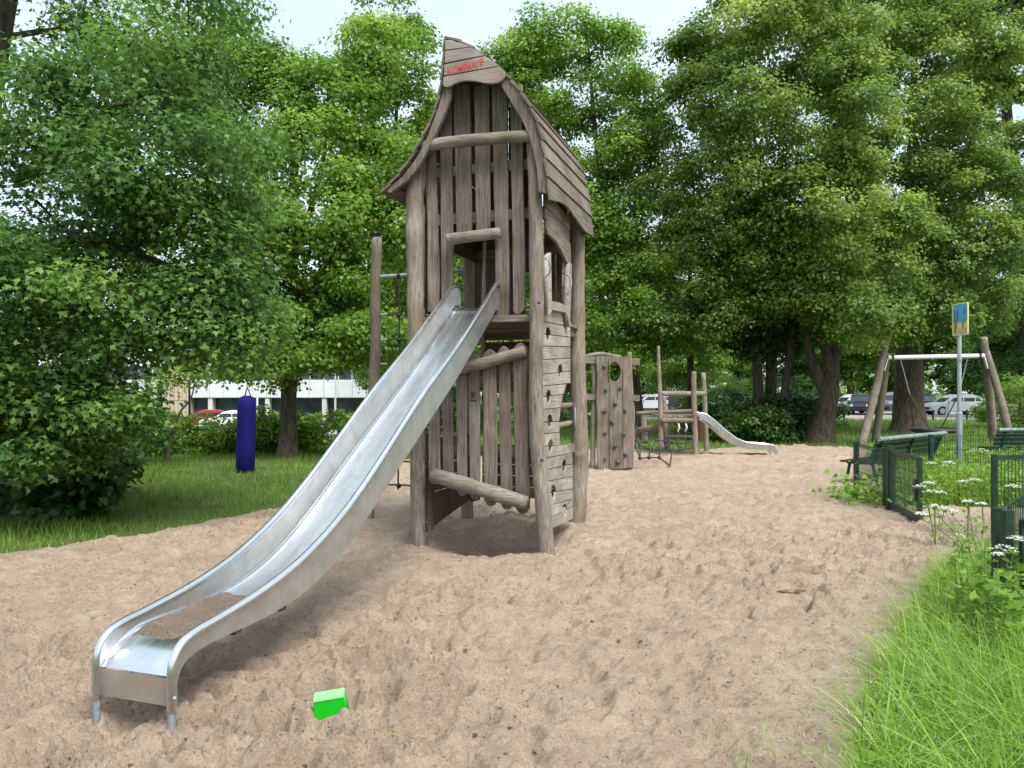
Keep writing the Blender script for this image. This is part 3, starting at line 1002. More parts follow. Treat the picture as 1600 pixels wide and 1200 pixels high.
# outline of the wall's edges by height
redge = [(489, 890), (600, 890), (601, 884.5), (616, 879), (635, 875), (657, 872.5), (674, 873), (694, 873.5), (695, 893), (812, 894.5)]
ledge = [(480, 846), (600, 846), (690, 848), (720, 850), (760, 855), (800, 859), (835, 863)]
RE = sorted((SP(x, y, UW)[1], SP(x, y, UW)[0]) for y, x in redge)
LE = sorted((SP(x, y, UW)[1], SP(x, y, UW)[0]) for y, x in ledge)
rev = lambda z: float(np.interp(z, [p[0] for p in RE], [p[1] for p in RE]))
lev = lambda z: float(np.interp(z, [p[0] for p in LE], [p[1] for p in LE]))
holes = [(856, 522, 0), (874, 579, 1), (855.5, 620, 1), (858.5, 658, 0), (858.5, 697, 1), (880, 728, 1), (864, 768, 0), (881.5, 797, 0)]
wall_parts = []
for i in range(len(fl) - 1):
    va0 = lev(fl[i](0.1)); vb0 = rev(fl[i](0.6) - 0.012); va1 = lev(fl[i + 1](0.1)); vb1 = rev(fl[i + 1](0.6) + 0.012)
    g = 0.004
    ring = [(va1, fl[i + 1](va1) + g), (vb1, fl[i + 1](vb1) + g), (vb0, fl[i](vb0) - g), (va0, fl[i](va0) - g)]
    # bite the climbing holes out of the boards they cross: the edge follows the hole
    def cut(edge_f, sgn, v0, v1):
        pts = []
        for hx, hy, fp in holes:
            cv, cz = SP(hx, hy, UW)
            T = tear(cv, cz, 0.074, fp)
            above = [p for p in T if (p[1] - edge_f(p[0])) * sgn > 0.002]
            zc = edge_f(cv)
            if abs(zc - cz) < 0.07 and min(v0, v1) < cv < max(v0, v1) and above:
                up = sorted(above, key=lambda p: p[0])
                pts.append((cv, up))
        return pts
    lo = cut(lambda v: fl[i + 1](v) + g, 1, ring[0][0], ring[1][0])
    hi = cut(lambda v: fl[i](v) - g, -1, ring[3][0], ring[2][0])
    bottom = [ring[0]]
    for cv, up in sorted(lo):
        e = fl[i + 1]
        bottom += [(up[0][0] - 0.004, e(up[0][0]) + g)] + [p for p in up] + [(up[-1][0] + 0.004, e(up[-1][0]) + g)]
    bottom.append(ring[1])
    top = [ring[2]]
    for cv, dn in sorted(hi, reverse=True):
        e = fl[i]
        dn = sorted(dn, key=lambda p: -p[0])
        top += [(dn[0][0] + 0.004, e(dn[0][0]) - g)] + dn + [(dn[-1][0] - 0.004, e(dn[-1][0]) - g)]
    top.append(ring[3])
    plate('wall_board', bottom + top, 0.020, SR(UW), 'wood_wall', tower, bev=0.003)
# battens that carry the wall boards on the inside
for v in (0.10, 0.72): MB().box((UW - 0.075, v, 0.35 if v < .5 else 1.75), (UW - 0.021, v + 0.07, 2.44)).build('batten', 'wood_dark', tower)
MB().box((UW - 0.075, 0.72, 0.32), (UW - 0.021, 0.79, 1.05)).build('batten', 'wood_dark', tower)
MB().box((UW - 0.075, 0.30, 0.35), (UW - 0.021, 0.37, 2.44)).build('batten', 'wood_dark', tower)
# window in the right wall
q = lambda pts: [SP(x, y, UW + 0.02) for x, y in pts]
plate('window_jamb', q([(848.5, 400), (854, 395), (855.5, 487), (851.5, 493), (848.8, 493)]), 0.05, SR(UW + 0.045), 'wood_wall', tower)
plate('window_jamb', q([(883.5, 411), (887.5, 414), (884.5, 500), (887, 510), (883, 511), (879.5, 488)]), 0.05, SR(UW + 0.045), 'wood_wall', tower)
plate('window_sill', q([(855.5, 470.5), (870, 473.5), (879.8, 478), (879.8, 489), (866, 486.5), (855.5, 484)]), 0.04, SR(UW + 0.04), 'wood_wall', tower)
plate('window_head', q([(851, 345), (888, 380), (889.5, 415), (887, 424), (883, 411), (876, 396), (866, 378), (858, 370), (852, 366)]), 0.034, SR(UW + 0.03), 'wood_along', tower)
plate('gable_board', q([(850, 324), (888, 361), (888, 379), (851, 344)]), 0.034, SR(UW + 0.02), 'wood_along', tower)
plate('gable_board', q([(850, 300), (888, 340), (888, 360), (850, 323)]), 0.034, SR(UW + 0.025), 'wood_along', tower)
for i in range(6):
    z = 2.56 + i * 0.16
    MB().box((UW - 0.02, 0.86, z), (UW + 0.012, 1.02, z + 0.15)).build('wall_board', 'wood_wall', tower)
# curved white grab handles beside the window
for (x0, y0, x1, y1) in ((850.5, 402, 851.5, 433), (885, 428, 883.5, 461)):
    a, b = SP(x0, y0, UW + 0.075), SP(x1, y1, UW + 0.075)
    pts = catmull([(UW + 0.07, a[0], a[1]), (UW + 0.115, a[0], a[1] - 0.03), (UW + 0.135, (a[0] + b[0]) / 2, (a[1] + b[1]) / 2), (UW + 0.115, b[0], b[1] + 0.03), (UW + 0.07, b[0], b[1])], 5)
    MB().tube(pts, 0.0095, 8).build('grab_handle', 'galvanised', tower, True)
a, b = (1.36, 1.515, 1.5), (1.36, 1.515, 1.24)
MB().tube(catmull([a, (1.38, 1.45, 1.47), (1.38, 1.45, 1.3), b], 5), 0.013, 8).build('grab_handle', 'galvanised', tower, True)
# rungs between the right wall and the rear post, seen in the wall's notch
for z in (1.30, 1.52): MB().tube([(1.30, 0.55, z), (1.30, 1.60, z + 0.02)], 0.035, 10).build('rung', 'wood_along', tower, True)
for z in (1.02, 0.42, 2.42): MB().box((1.30, 0.95, z - 0.05), (1.36, 1.62, z + 0.05)).build('rung', 'wood_along', tower)

# --- left wall and back wall
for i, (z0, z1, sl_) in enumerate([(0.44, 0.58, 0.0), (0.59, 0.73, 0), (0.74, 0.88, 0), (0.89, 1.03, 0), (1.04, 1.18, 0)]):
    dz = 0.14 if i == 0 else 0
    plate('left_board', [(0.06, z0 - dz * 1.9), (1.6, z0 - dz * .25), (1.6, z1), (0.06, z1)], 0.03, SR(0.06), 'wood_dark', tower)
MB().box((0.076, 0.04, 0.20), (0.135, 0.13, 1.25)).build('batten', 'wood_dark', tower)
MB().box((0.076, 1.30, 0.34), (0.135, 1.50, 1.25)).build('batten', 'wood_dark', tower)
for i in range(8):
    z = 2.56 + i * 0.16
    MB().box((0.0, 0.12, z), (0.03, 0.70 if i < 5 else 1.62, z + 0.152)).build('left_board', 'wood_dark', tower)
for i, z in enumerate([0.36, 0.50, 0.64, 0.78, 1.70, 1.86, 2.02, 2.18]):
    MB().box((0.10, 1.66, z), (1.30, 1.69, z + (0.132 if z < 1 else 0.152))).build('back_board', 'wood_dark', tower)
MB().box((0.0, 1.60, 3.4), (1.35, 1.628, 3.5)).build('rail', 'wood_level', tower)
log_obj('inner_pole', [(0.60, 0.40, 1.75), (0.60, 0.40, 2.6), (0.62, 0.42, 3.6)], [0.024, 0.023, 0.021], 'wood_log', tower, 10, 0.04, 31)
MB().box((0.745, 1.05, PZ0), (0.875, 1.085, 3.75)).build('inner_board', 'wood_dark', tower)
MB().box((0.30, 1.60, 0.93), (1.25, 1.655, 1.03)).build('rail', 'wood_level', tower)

# bolts
for (px, py, v) in [(842, 473, -0.17), (847, 719, -0.17), (666, 817, -0.06), (665, 714, -0.08)]:
    p = FP(px, py, v)
    MB().ball((p[0], v, p[1]), 0.018, 10, 6, (1, 0.6, 1)).build('bolt', 'bolt', tower, True)

# --- roof: boards laid over a crooked bell-shaped profile
RV0, RV1 = -0.22, 1.66
profR = [FP(x, y, RV0) for x, y in [(693, 55), (714, 61), (735, 72), (755, 84), (772, 97), (788, 112), (806, 132), (822, 153), (836, 180), (845, 205), (851, 235), (855, 268), (857.5, 303)]]
profL = [FP(x, y, RV0) for x, y in [(693, 55), (692, 82), (690.5, 110), (687, 140), (680, 165), (670, 192), (657, 218), (641, 245), (621, 273), (595, 300)]]


def arc(pts, n):
    P = np.array(pts); s = np.concatenate([[0], np.cumsum(np.hypot(*np.diff(P, axis=0).T))])
    t = np.linspace(0, s[-1], n + 1)
    return np.stack([np.interp(t, s, P[:, 0]), np.interp(t, s, P[:, 1])], 1)


def roof_side(prof, n, side):
    P = arc(catmull([(p[0], 0, p[1]) for p in prof], 6) and [(q.x, q.z) for q in catmull([(p[0], 0, p[1]) for p in prof], 6)], n)
    for i in range(n):
        p, q_ = P[i], P[i + 1]
        t = (q_ - p) / np.hypot(*(q_ - p)); nn = np.array([-t[1], t[0]]) * (1 if side > 0 else -1)
        if side > 0 and nn[0] < 0 and nn[1] < 0: nn = -nn
        th = 0.024
        a0 = p + t * 0.014 + nn * 0.0; a1 = q_ + t * 0.010 + nn * 0.015           # lower edge stands proud of the next board
        f0 = RV0 + rnd.uniform(-0.012, 0.012); f1 = RV1 + rnd.uniform(-0.02, 0.02)
        last = side > 0 and i == n - 1
        nv = 12 if last else 2
        vs, fs = [], []
        for k in range(nv):
            v = f0 + (f1 - f0) * k / (nv - 1)
            e = a1.copy()
            if last:                                        # wavy waney edge on the lowest board
                e = a1 + t * (0.02 + 0.055 * math.sin(k / (nv - 1) * math.pi * 2.1 + 2.6))
            for s_, d_ in ((a0, 0), (e, 0), (e, -th), (a0, -th)):
                w = s_ + nn * d_
                vs.append((w[0], v, w[1]))
        for k in range(nv - 1):
            for j in range(4):
                fs.append((k * 4 + j, k * 4 + (j + 1) % 4, k * 4 + 4 + (j + 1) % 4, k * 4 + 4 + j))
        fs += [(3, 2, 1, 0), tuple((nv - 1) * 4 + j for j in range(4))]
        mb = MB().add(vs, fs)
        me = mb.mesh('roof_board')
        bm = bmesh.new(); bm.from_mesh(me); bmesh.ops.recalc_face_normals(bm, faces=bm.faces); bm.to_mesh(me); bm.free()
        link('roof_board', me, 'wood_roof', tower)
    return P


PR = roof_side(profR, 12, 1)
PL = roof_side(profL, 12, -1)


for k in range(9):                                          # rear gable, closed up to the roof
    u = 0.0 + k * 0.156
    top = []
    for uu in (u, u + 0.144):
        zs = [np.interp(uu, PR[:, 0], PR[:, 1])] if uu > PR[0, 0] else [np.interp(uu, PL[::-1, 0], PL[::-1, 1])]
        top.append(float(zs[0]) - 0.07)
    if k == 5: top = [3.55, 3.6]
    plate('back_slat', [(u, 2.56 if k != 4 else 3.2), (u + 0.144, 2.56 if k != 4 else 3.2), (u + 0.144, top[1]), (u, top[0])], 0.03, FR(1.645), 'wood_dark', tower)


def barge(pts_px, v, th, mat='wood_upright'):
    return plate('barge_board', [FP(x, y, v) for x, y in pts_px], th, FR(v), mat, tower, bev=0.006)


barge([(789, 115), (804, 128), (821, 149), (835, 174), (845, 203), (851, 234), (854, 267), (856, 298), (857, 304), (842, 301), (840, 268), (835, 240), (827, 213), (817, 190), (803, 167), (790, 145), (783, 133)], -0.17, 0.06)
barge([(700, 134), (707, 134), (706, 150), (700, 170), (691, 192), (680, 215), (668, 240), (656, 262), (640, 282), (612, 303), (603, 299), (630, 277), (648, 254), (664, 227), (676, 197), (686, 170), (692, 148), (694, 136)], -0.17, 0.06)
# rear barge boards
for P_ in (PR, PL):
    ring = [tuple(p) for p in P_[2:]]
    cen = np.array([0.55, 3.0])
    inn = [tuple(np.array(p) + (cen - np.array(p)) / np.linalg.norm(cen - np.array(p)) * 0.11) for p in ring]
    ring = [tuple(np.array(p) + (cen - np.array(p)) / np.linalg.norm(cen - np.array(p)) * 0.03) for p in ring]
    plate('barge_board', ring + inn[::-1], 0.04, FR(1.58), 'wood_upright', tower)
# little planks across the crooked gable
sv = RV0 - 0.012
S = lambda pts: [FP(x, y, sv) for x, y in pts]
planks = [[(697, 63), (706, 63.5), (718, 68), (731, 72.5), (733, 74), (696, 79)],
          [(696, 80.5), (735, 75), (748, 81.5), (756, 87), (695.2, 99.8)],
          [(695, 101.5), (758, 88.5), (770, 97), (779, 103.5), (694, 119)],
          [(693.8, 120.5), (780.5, 105), (788, 111), (790, 116), (789, 122), (785, 127), (778, 130.5), (768, 131.8), (758, 131), (748, 128.5), (738, 127.2), (728, 127), (719, 128.5),
           (711, 132), (705, 135.5), (699, 137), (694, 136), (692.5, 132)]]
for pl in planks: plate('sign_plank', S(pl), 0.03, FR(sv), 'wood_sign', tower, bev=0.005)
# backing behind the planks
plate('sign_backing', S([(699, 66), (730, 76), (775, 106), (783, 120), (700, 128)]), 0.02, FR(sv + 0.03), 'wood_dark', tower)
# red lettering and the little leaping figure
tw = sv - 0.0155
cu = bpy.data.curves.new('t', 'FONT'); cu.body = 'KOMPAN'; cu.size = 0.12; cu.extrude = 0.0012; cu.offset = 0.0022; cu.space_character = 1.02
to = bpy.data.objects.new('t', cu); me = bpy.data.meshes.new_from_object(to); bpy.data.objects.remove(to)
p = FP(699.5, 117, tw); p2 = FP(746, 107.5, tw)
me.vertices.foreach_get
xs = [v.co.x for v in me.vertices]; w0, w1 = min(xs), max(xs)
dirv = Vector((p2[0] - p[0], 0, p2[1] - p[1])); Lw = dirv.length; dirv.normalize()
sc = Lw / (w1 - w0)
upv = Vector((-dirv.z, 0, dirv.x))
for v in me.vertices:
    w = Vector((p[0], tw, p[1])) + dirv * ((v.co.x - w0) * sc) + upv * (v.co.y * 0.92) + Vector((0, -1, 0)) * v.co.z
    v.co = w
link('lettering', me, 'red_print', tower)


def fig(pts): return [FP(x + 1.6, y - 1.2, tw) for x, y in pts]


plate('emblem', fig([(747.7, 105.5), (749.0, 99.5), (745.5, 97), (745, 95), (748.5, 96), (750.2, 95.4), (753.2, 91), (754, 91.6), (752.4, 96.2), (755.6, 97.3), (755.4, 98.4), (751.3, 98.6), (751.5, 101), (752.0, 104.8), (750.9, 105), (749.9, 101.5), (748.9, 105.6)]),
      0.003, FR(tw), 'red_print', tower, bev=0.0003)
plate('emblem', fig([(748.3, 92.2), (749.6, 91.4), (750.7, 92.4), (750.2, 94), (748.8, 94)]), 0.003, FR(tw), 'red_print', tower, bev=0.0003)

# ------------------------------------------------------------------ rope ladder frame beside the tower
nl = P0 - 1.379 * U2 + 1.342 * V2
net = thing('climbing_net', (nl[0], nl[1], 0), 'lone rough post with steel bar and black rope net left of the play tower', 'climbing net')
R_ = lambda px, py, d=10.05: (PX(px, d) - nl[0], d - nl[1], PZ(py, d))
log_obj('post', [R_(575, 825), R_(577, 760), R_(582, 640), R_(587, 540), R_(586, 470), R_(589, 373)], [0.075, 0.075, 0.07, 0.07, 0.07, 0.066], 'wood_log', net, 16, 0.05, 41)
bl = P0 - 0.14 * U2 + 1.74 * V2
b_end = Vector((bl[0] - nl[0], bl[1] - nl[1], 3.28))
a_st = Vector((0.12, 0.0, 3.2))
MB().tube([a_st, b_end], 0.026, 10).build('top_bar', 'galvanised', net, True)
KNOT = MB().ball((0, 0, 0), 0.035, 8, 6).mesh(); KNOT.shade_smooth()
for k, t in enumerate((0.24, 0.62)):
    x = a_st.lerp(b_end, t)
    MB().tube([x, (x.x + 0.01, x.y, 1.7), (x.x - 0.01, x.y, 0.42)], 0.011, 7).build('rope', 'rope', net)
    for z in (2.70, 2.37, 2.05, 1.73, 1.41, 1.08, 0.78, 0.47, x.z):
        o = link('rope_joint', KNOT, 'black_plastic', net); o.location = (x.x, x.y, z)
for z in (2.70, 2.37, 2.05, 1.73, 1.41, 1.08, 0.78, 0.47):
    p, q_ = Vector((0.1, 0, z + 0.01)), Vector((b_end.x, b_end.y, z + 0.02))
    MB().tube([p, p.lerp(q_, 0.13)], 0.014, 7).build('rope_sleeve', 'galvanised', net, True)
    MB().tube([p.lerp(q_, 0.13), p.lerp(q_, 0.24), p.lerp(q_, 0.62) - Vector((0, 0, 0.03)), q_], 0.011, 7).build('rope', 'rope', net)

# ------------------------------------------------------------------ the big steel slide
slide = thing('slide', (P0[0], P0[1], 0), 'long brushed stainless steel slide running from the tower down to the sand', 'slide', rz=ROT)
rim = [(-0.10, 2.83), (0.04, 2.82), (0.14, 2.76), (0.42, 2.55), (1.03, 2.12), (1.69, 1.70), (2.24, 1.31), (2.62, 1.045), (2.92, 0.86), (3.19, 0.725), (3.47, 0.615), (3.80, 0.53), (4.13, 0.475), (4.30, 0.452), (4.40, 0.415),
       (4.455, 0.34), (4.465, 0.22), (4.465, 0.10)]
low = [(-0.10, 2.56), (0.05, 2.54), (0.14, 2.47), (0.42, 2.26), (1.02, 1.82), (1.67, 1.39), (2.23, 1.02), (2.61, 0.765), (2.94, 0.575), (3.22, 0.46), (3.50, 0.395), (3.82, 0.365), (4.12, 0.36), (4.27, 0.345), (4.37, 0.31), (4.415, 0.25),
       (4.42, 0.18), (4.42, 0.12)]
NS = 5
rimc = [(q.x, q.y) for q in catmull([(a, b, 0) for a, b in rim], NS)]
lowc = [(q.x, q.y) for q in catmull([(a, b, 0) for a, b in low], NS)]


def uc(s): return 0.68 - 0.10 * max(0, s) / 4.46


HW = 0.238


def wall(side):
    """side cheek as a thin closed sheet between rim line and bottom line"""
    vs, fs = [], []
    n = len(rimc)
    for (rs, rz_), (ls, lz) in zip(rimc, lowc):
        for th in (0.0, 0.007):
            vs.append((uc(rs) + side * (HW - th), -rs, rz_)); vs.append((uc(ls) + side * (HW - th), -ls, lz))
    for i in range(n - 1):
        a, b = i * 4, i * 4 + 4
        fs += [(a, a + 1, b + 1, b), (a + 2, b + 2, b + 3, a + 3), (a, b, b + 2, a + 2), (a + 1, a + 3, b + 3, b + 1)]
    fs += [(0, 2, 3, 1), ((n - 1) * 4, (n - 1) * 4 + 1, (n - 1) * 4 + 3, (n - 1) * 4 + 2)]
    me = MB().add(vs, fs).mesh()
    bm = bmesh.new(); bm.from_mesh(me); bmesh.ops.recalc_face_normals(bm, faces=bm.faces); bm.to_mesh(me); bm.free()
    return me


for side in (-1, 1):
    ch = link('side_cheek', wall(side), 'steel_side', slide)
    pts = [(uc(s_) + side * (HW + 0.006), -s_, z) for s_, z in rimc]
    MB().tube(pts, 0.024, 10).build('rim_tube', 'steel', slide, True)
    lg = MB().tube([(uc(4.46) + side * (HW + 0.006), -4.465, 0.10), (uc(4.46) + side * (HW + 0.006), -4.465, -0.22)], 0.0205, 12).build('foot', 'galvanised', slide, True)
    # rolled lip where the cheek meets the tower
    MB().tube([(uc(0) + side * (HW + 0.006), 0.10, 2.83), (uc(0) + side * (HW + 0.004), 0.115, 2.70), (uc(0) + side * (HW + 0.003), 0.12, 2.56)], 0.012, 8).build('end_flange', 'steel', slide, True)
MB().ball((uc(4.46) + HW + 0.03, -4.47, 0.17), 0.011, 8, 5).build('bolt', 'galvanised', slide, True)
# bed: hangs a little above the cheek's lower edge, rounded coves along both sides
vs, fs = [], []
prof = [(-1.0, 0.040), (-0.97, 0.014), (-0.92, 0.002), (-0.4, 0.0), (0, 0.0), (0.4, 0.0), (0.92, 0.002), (0.97, 0.014), (1.0, 0.040)]
bedc = []
for i, (ls, lz) in enumerate(lowc):
    if ls > 4.415: break
    bedc.append((ls, lz))
bed = []
for i, (ls, lz) in enumerate(bedc):
    j0, j1 = max(0, i - 1), min(len(bedc) - 1, i + 1)
    tx, tz = bedc[j1][0] - bedc[j0][0], bedc[j1][1] - bedc[j0][1]
    L = math.hypot(tx, tz); nxs, nzs = -tz / L, tx / L
    off = 0.03
    fade = 1 - ssf(4.15, 4.40, ls)
    bed.append((ls + nxs * off, lz + nzs * off, nxs, nzs, fade))
n, k = len(bed), len(prof)
for th in (0.0, -0.006):
    for (s_, z, nxs, nzs, fade) in bed:
        for (a, b) in prof:
            h = b * fade + th
            vs.append((uc(s_) + a * (HW - 0.008), -(s_ + nxs * h), z + nzs * h))
for i in range(n - 1):
    for j in range(k - 1):
        fs.append((i * k + j, (i + 1) * k + j, (i + 1) * k + j + 1, i * k + j + 1))
        o_ = n * k
        fs.append((o_ + i * k + j, o_ + i * k + j + 1, o_ + (i + 1) * k + j + 1, o_ + (i + 1) * k + j))
me = MB().add(vs, fs).mesh()
link('slide_bed', me, 'steel_worn', slide, True)
# apron closing the lower end
MB().box((uc(4.42) - HW + 0.002, -4.449, 0.115), (uc(4.42) + HW - 0.002, -4.441, 0.252)).build('end_apron', 'steel_front', slide)
for side in (-1, 1):
    MB().tube([(uc(s_) + side * (HW - 0.012), -(s_ + a * (0.022)), z + b * (0.022)) for (s_, z, a, b, fd) in bed[4:-12]], 0.0035, 5).build('weld_seam', 'steel', slide, True)
for s_, z0 in ((3.55, 0.38), (3.95, 0.355)):
    MB().box((uc(s_) - HW + 0.01, -s_ - 0.028, z0 - 0.02), (uc(s_) + HW - 0.01, -s_ + 0.028, z0 + 0.012)).build('support_bracket', 'wood_dark', slide)

# sand spilled in the lower trough
rng = RS(5)
vs = []
sb = [b for b in bed if 3.12 < b[0] < 4.36]
ns_, ks = 70, 26
ss = np.linspace(3.16, 4.33, ns_); aa = np.linspace(-0.97, 0.97, ks)
bs = np.array([b[0] for b in bed]); bz = np.array([b[1] for b in bed])
A, S_ = np.meshgrid(aa, ss)
base_z = np.interp(S_, bs, bz)
edge = ssf(3.42, 3.72, S_ + 0.16 * fbm(A * 0.5, S_, 3.5, 3, 2) - 0.06 * A) * (1 - ssf(4.20, 4.30, S_ + 0.07 * fbm(A * 0.5, S_, 9, 2, 4)))
hh = -0.010 + edge * (0.020 + 0.022 * fbm(A * 0.25, S_, 5, 3, 1) + 0.016 * fbm(A * 0.25, S_, 22, 2, 6)) + 0.012 * (np.abs(A) ** 3) * edge
Vv = np.stack([np.array([[uc(x) for x in r] for r in S_]) + A * (HW - 0.012), -S_, base_z + hh], -1).reshape(-1, 3)
I = np.arange(ns_ * ks).reshape(ns_, ks)
F = np.stack([I[:-1, :-1], I[1:, :-1], I[1:, 1:], I[:-1, 1:]], -1).reshape(-1, 4)
o = link('spilled_sand', np_mesh('spilled_sand', Vv, F), 'damp_sand', None, True)
o.location = (P0[0], P0[1], 0); o.rotation_euler = (0, 0, ROT)
tag(o, 'brown sand lying in the lower trough of the long slide', 'sand', kind='stuff')

# ------------------------------------------------------------------ green sand mould half buried in front
d = 3.95
toy = thing('sand_mould', (PX(518, d), d, sand_top(PX(518, d), d) - 0.026), 'bright green plastic toy mould half buried in the sand', 'sand toy', rz=0.18)
w0, w1, h = 0.092, 0.078, 0.112
ring = [(-w0, 0), (-w1 - 0.004, h * 0.72), (-w1, h), (w1, h), (w1 + 0.006, h * 0.72), (w0, 0), (0.06, 0.0), (0.045, 0.020), (0.025, 0.026), (0.005, 0.018), (-0.01, 0.0)]
plate('body', ring, 0.085, frame((0, 0, 0), (1, 0, 0), (0, 0, 1)), 'green_toy', toy, bev=0.006)
toy.rotation_euler = (0.05, -0.10, 0.2)
MB().box((-w1 + 0.002, -0.047, h + 0.001), (w1 - 0.002, 0.047, h + 0.009)).build('top_face', 'green_toy_top', toy)

# ------------------------------------------------------------------ climbing wall
d0 = 16.9
cw = thing('climbing_wall', (PX(960, d0), d0, 0), 'upright brown climbing board with oval hole and dark holds standing in the sand', 'climbing wall')
cx, cy = cw.location.x, cw.location.y
W_ = lambda px, py, d=d0: (PX(px, d) - cx, PZ(py, d))
plate('plank', [W_(*p) for p in [(931, 557), (951, 557), (950, 572), (949, 585), (951, 600), (951, 733), (933.5, 735), (932, 700), (933, 660), (931, 620), (933, 590)]], 0.06, FR(0), 'wood_upright', cw, bev=0.01)
hole = [(960 + 9.3 * math.cos(a), 581 + 15.5 * math.sin(a)) for a in np.linspace(0, 2 * math.pi, 18, endpoint=False)]
plate('plank', [W_(*p) for p in [(951.6, 557), (973, 558.5), (972, 600), (972.5, 660), (972, 732), (951.6, 733)]], 0.06, FR(0.004), 'wood_upright', cw,
      holes=[[W_(min(max(x, 952.6), 971.2), y) for x, y in hole]], bev=0.008)
plate('plank', [W_(*p) for p in [(973.6, 558.5), (987, 559), (988, 585), (987.5, 620), (990, 650), (988, 690), (989, 730), (972.9, 732), (973, 660), (972.6, 600)]], 0.06, FR(-0.003), 'wood_upright', cw, bev=0.01)
hm = MB().ball((0, 0, 0), 0.052, 7, 5, (1, 0.75, 0.9)).mesh()
for i, (px, py) in enumerate([(944, 572), (969, 606), (946.5, 609), (961, 631), (944.5, 642), (976, 641), (956, 659.5), (945, 675.5), (974.5, 678), (961, 696.5), (945, 716), (977, 710), (965.5, 721)]):
    o = link('climbing_hold', hm, 'hold_grey', cw, True)
    p = W_(px, py); o.location = (p[0], -0.05, p[1]); o.rotation_euler = (0.3 * i, 0.7 * i, 1.1 * i); o.scale = (1, 1, 1 + 0.25 * math.sin(i * 2.3))
log_obj('post', [(*[W_(927, 730)[0], 0.12], -0.1), (W_(928, 650)[0], 0.12, 1.1), (W_(930, 600)[0], 0.12, 1.9), (W_(926, 566)[0], 0.12, 2.4)], [0.06, 0.055, 0.06, 0.055], 'wood_log', cw, 12, 0.05, 51)
log_obj('post', [(W_(986, 730)[0], 0.11, -0.1), (W_(989, 650)[0], 0.11, 1.1), (W_(986, 600)[0], 0.11, 1.9), (W_(984.5, 550)[0], 0.11, 2.57)], [0.06, 0.06, 0.055, 0.055], 'wood_log', cw, 12, 0.05, 52)
MB().bar((W_(912, 560)[0], 0.06, W_(912, 562)[1]), (W_(1000, 566)[0], 0.06, W_(1000, 565)[1]), 0.05, 0.15).build('beam', 'wood_bar', cw)
MB().bar((W_(912, 620)[0], 0.06, W_(912, 620)[1]), (W_(1000, 622)[0], 0.06, W_(1000, 622)[1]), 0.05, 0.13).build('beam', 'wood_bar', cw)
log_obj('arched_beam', [(W_(915, 556)[0], 0.18, W_(915, 557)[1]), (W_(940, 553)[0], 0.18, W_(940, 553)[1]), (W_(972, 557)[0], 0.18, W_(975, 558)[1])], [0.05, 0.055, 0.045], 'wood_bar', cw, 10, 0.04, 53)
log_obj('post', [(W_(914, 722)[0] - 0.05, 1.2, -0.1), (W_(916, 640)[0], 1.2, 1.3), (W_(918, 560)[0], 1.2, 2.4)], [0.07, 0.065, 0.06], 'wood_log', cw, 12, 0.05, 54)

# ------------------------------------------------------------------ black crawling net stretched between wall and platform
nt = thing('crawling_net', (PX(1015, 18.5), 18.5, 0), 'black rope crawling net sagging above the sand beside the climbing board', 'rope net')
N_ = lambda px, py, d: (PX(px, d) - nt.location.x, d - 18.5, PZ(py, d))
A0, A1 = Vector(N_(988, 672, 17.2)), Vector(N_(1046, 728, 17.8))
B0, B1 = Vector(N_(990, 690, 20.3)), Vector(N_(1065, 704, 20.4))
corners = [[Vector(N_(990, 690, 17.3)), Vector(N_(1000, 716, 17.0)), Vector(N_(1014, 715, 17.0)), Vector(N_(1030, 715, 17.2)), Vector(N_(1047, 728, 17.0))],
           [Vector(N_(992, 682, 18.6)), Vector(N_(1000, 696, 18.4)), Vector(N_(1016, 702, 18.3)), Vector(N_(1032, 703, 18.4)), Vector(N_(1050, 706, 18.5))],
           [Vector(N_(994, 668, 20.2)), Vector(N_(1008, 678, 20.2)), Vector(N_(1026, 688, 20.1)), Vector(N_(1048, 690, 20.1)), Vector(N_(1066, 700, 20.0))]]
for r in corners: MB().tube(r, 0.018, 5).build('rope', 'rope', nt)
for k in range(5): MB().tube([corners[0][k], corners[1][k], corners[2][k]], 0.018, 5).build('rope', 'rope', nt)
for r in corners:
    for q_ in r[:4]:
        o = link('rope_joint', KNOT, 'black_plastic', nt); o.location = q_; o.scale = (1.25, 1.25, 1.25)

# ------------------------------------------------------------------ low play platform with its own small slide
dp = 20.5
pf = thing('play_platform', (PX(1085, dp), dp, 0), 'low log play platform with tall posts and rope ladder in the distance', 'play platform')
ox = pf.location.x
Q = lambda px, py, d=dp: (PX(px, d) - ox, d - dp, PZ(py, d))
for i, (pts, r) in enumerate([([Q(1033, 704), Q(1032, 640), Q(1030, 580), Q(1028.5, 541)], [.075, .065, .05, .04]),
                              ([Q(1087, 716, 20.3), Q(1085.5, 660, 20.3), Q(1084, 610, 20.3), Q(1084.5, 581, 20.3)], [.08, .07, .07, .065]),
                              ([Q(1104, 710, 21.5), Q(1102, 650, 21.5), Q(1099, 583, 21.5)], [.075, .07, .065]),
                              ([Q(1040, 700, 22.4), Q(1039, 650, 22.4), Q(1038, 622, 22.4)], [.07, .065, .06]),
                              ([Q(1008, 692, 22.6), Q(1006, 660, 22.6), Q(1005, 645, 22.6)], [.09, .085, .08])]):
    log_obj('post', pts, r, 'wood_log', pf, 12, 0.05, 60 + i)
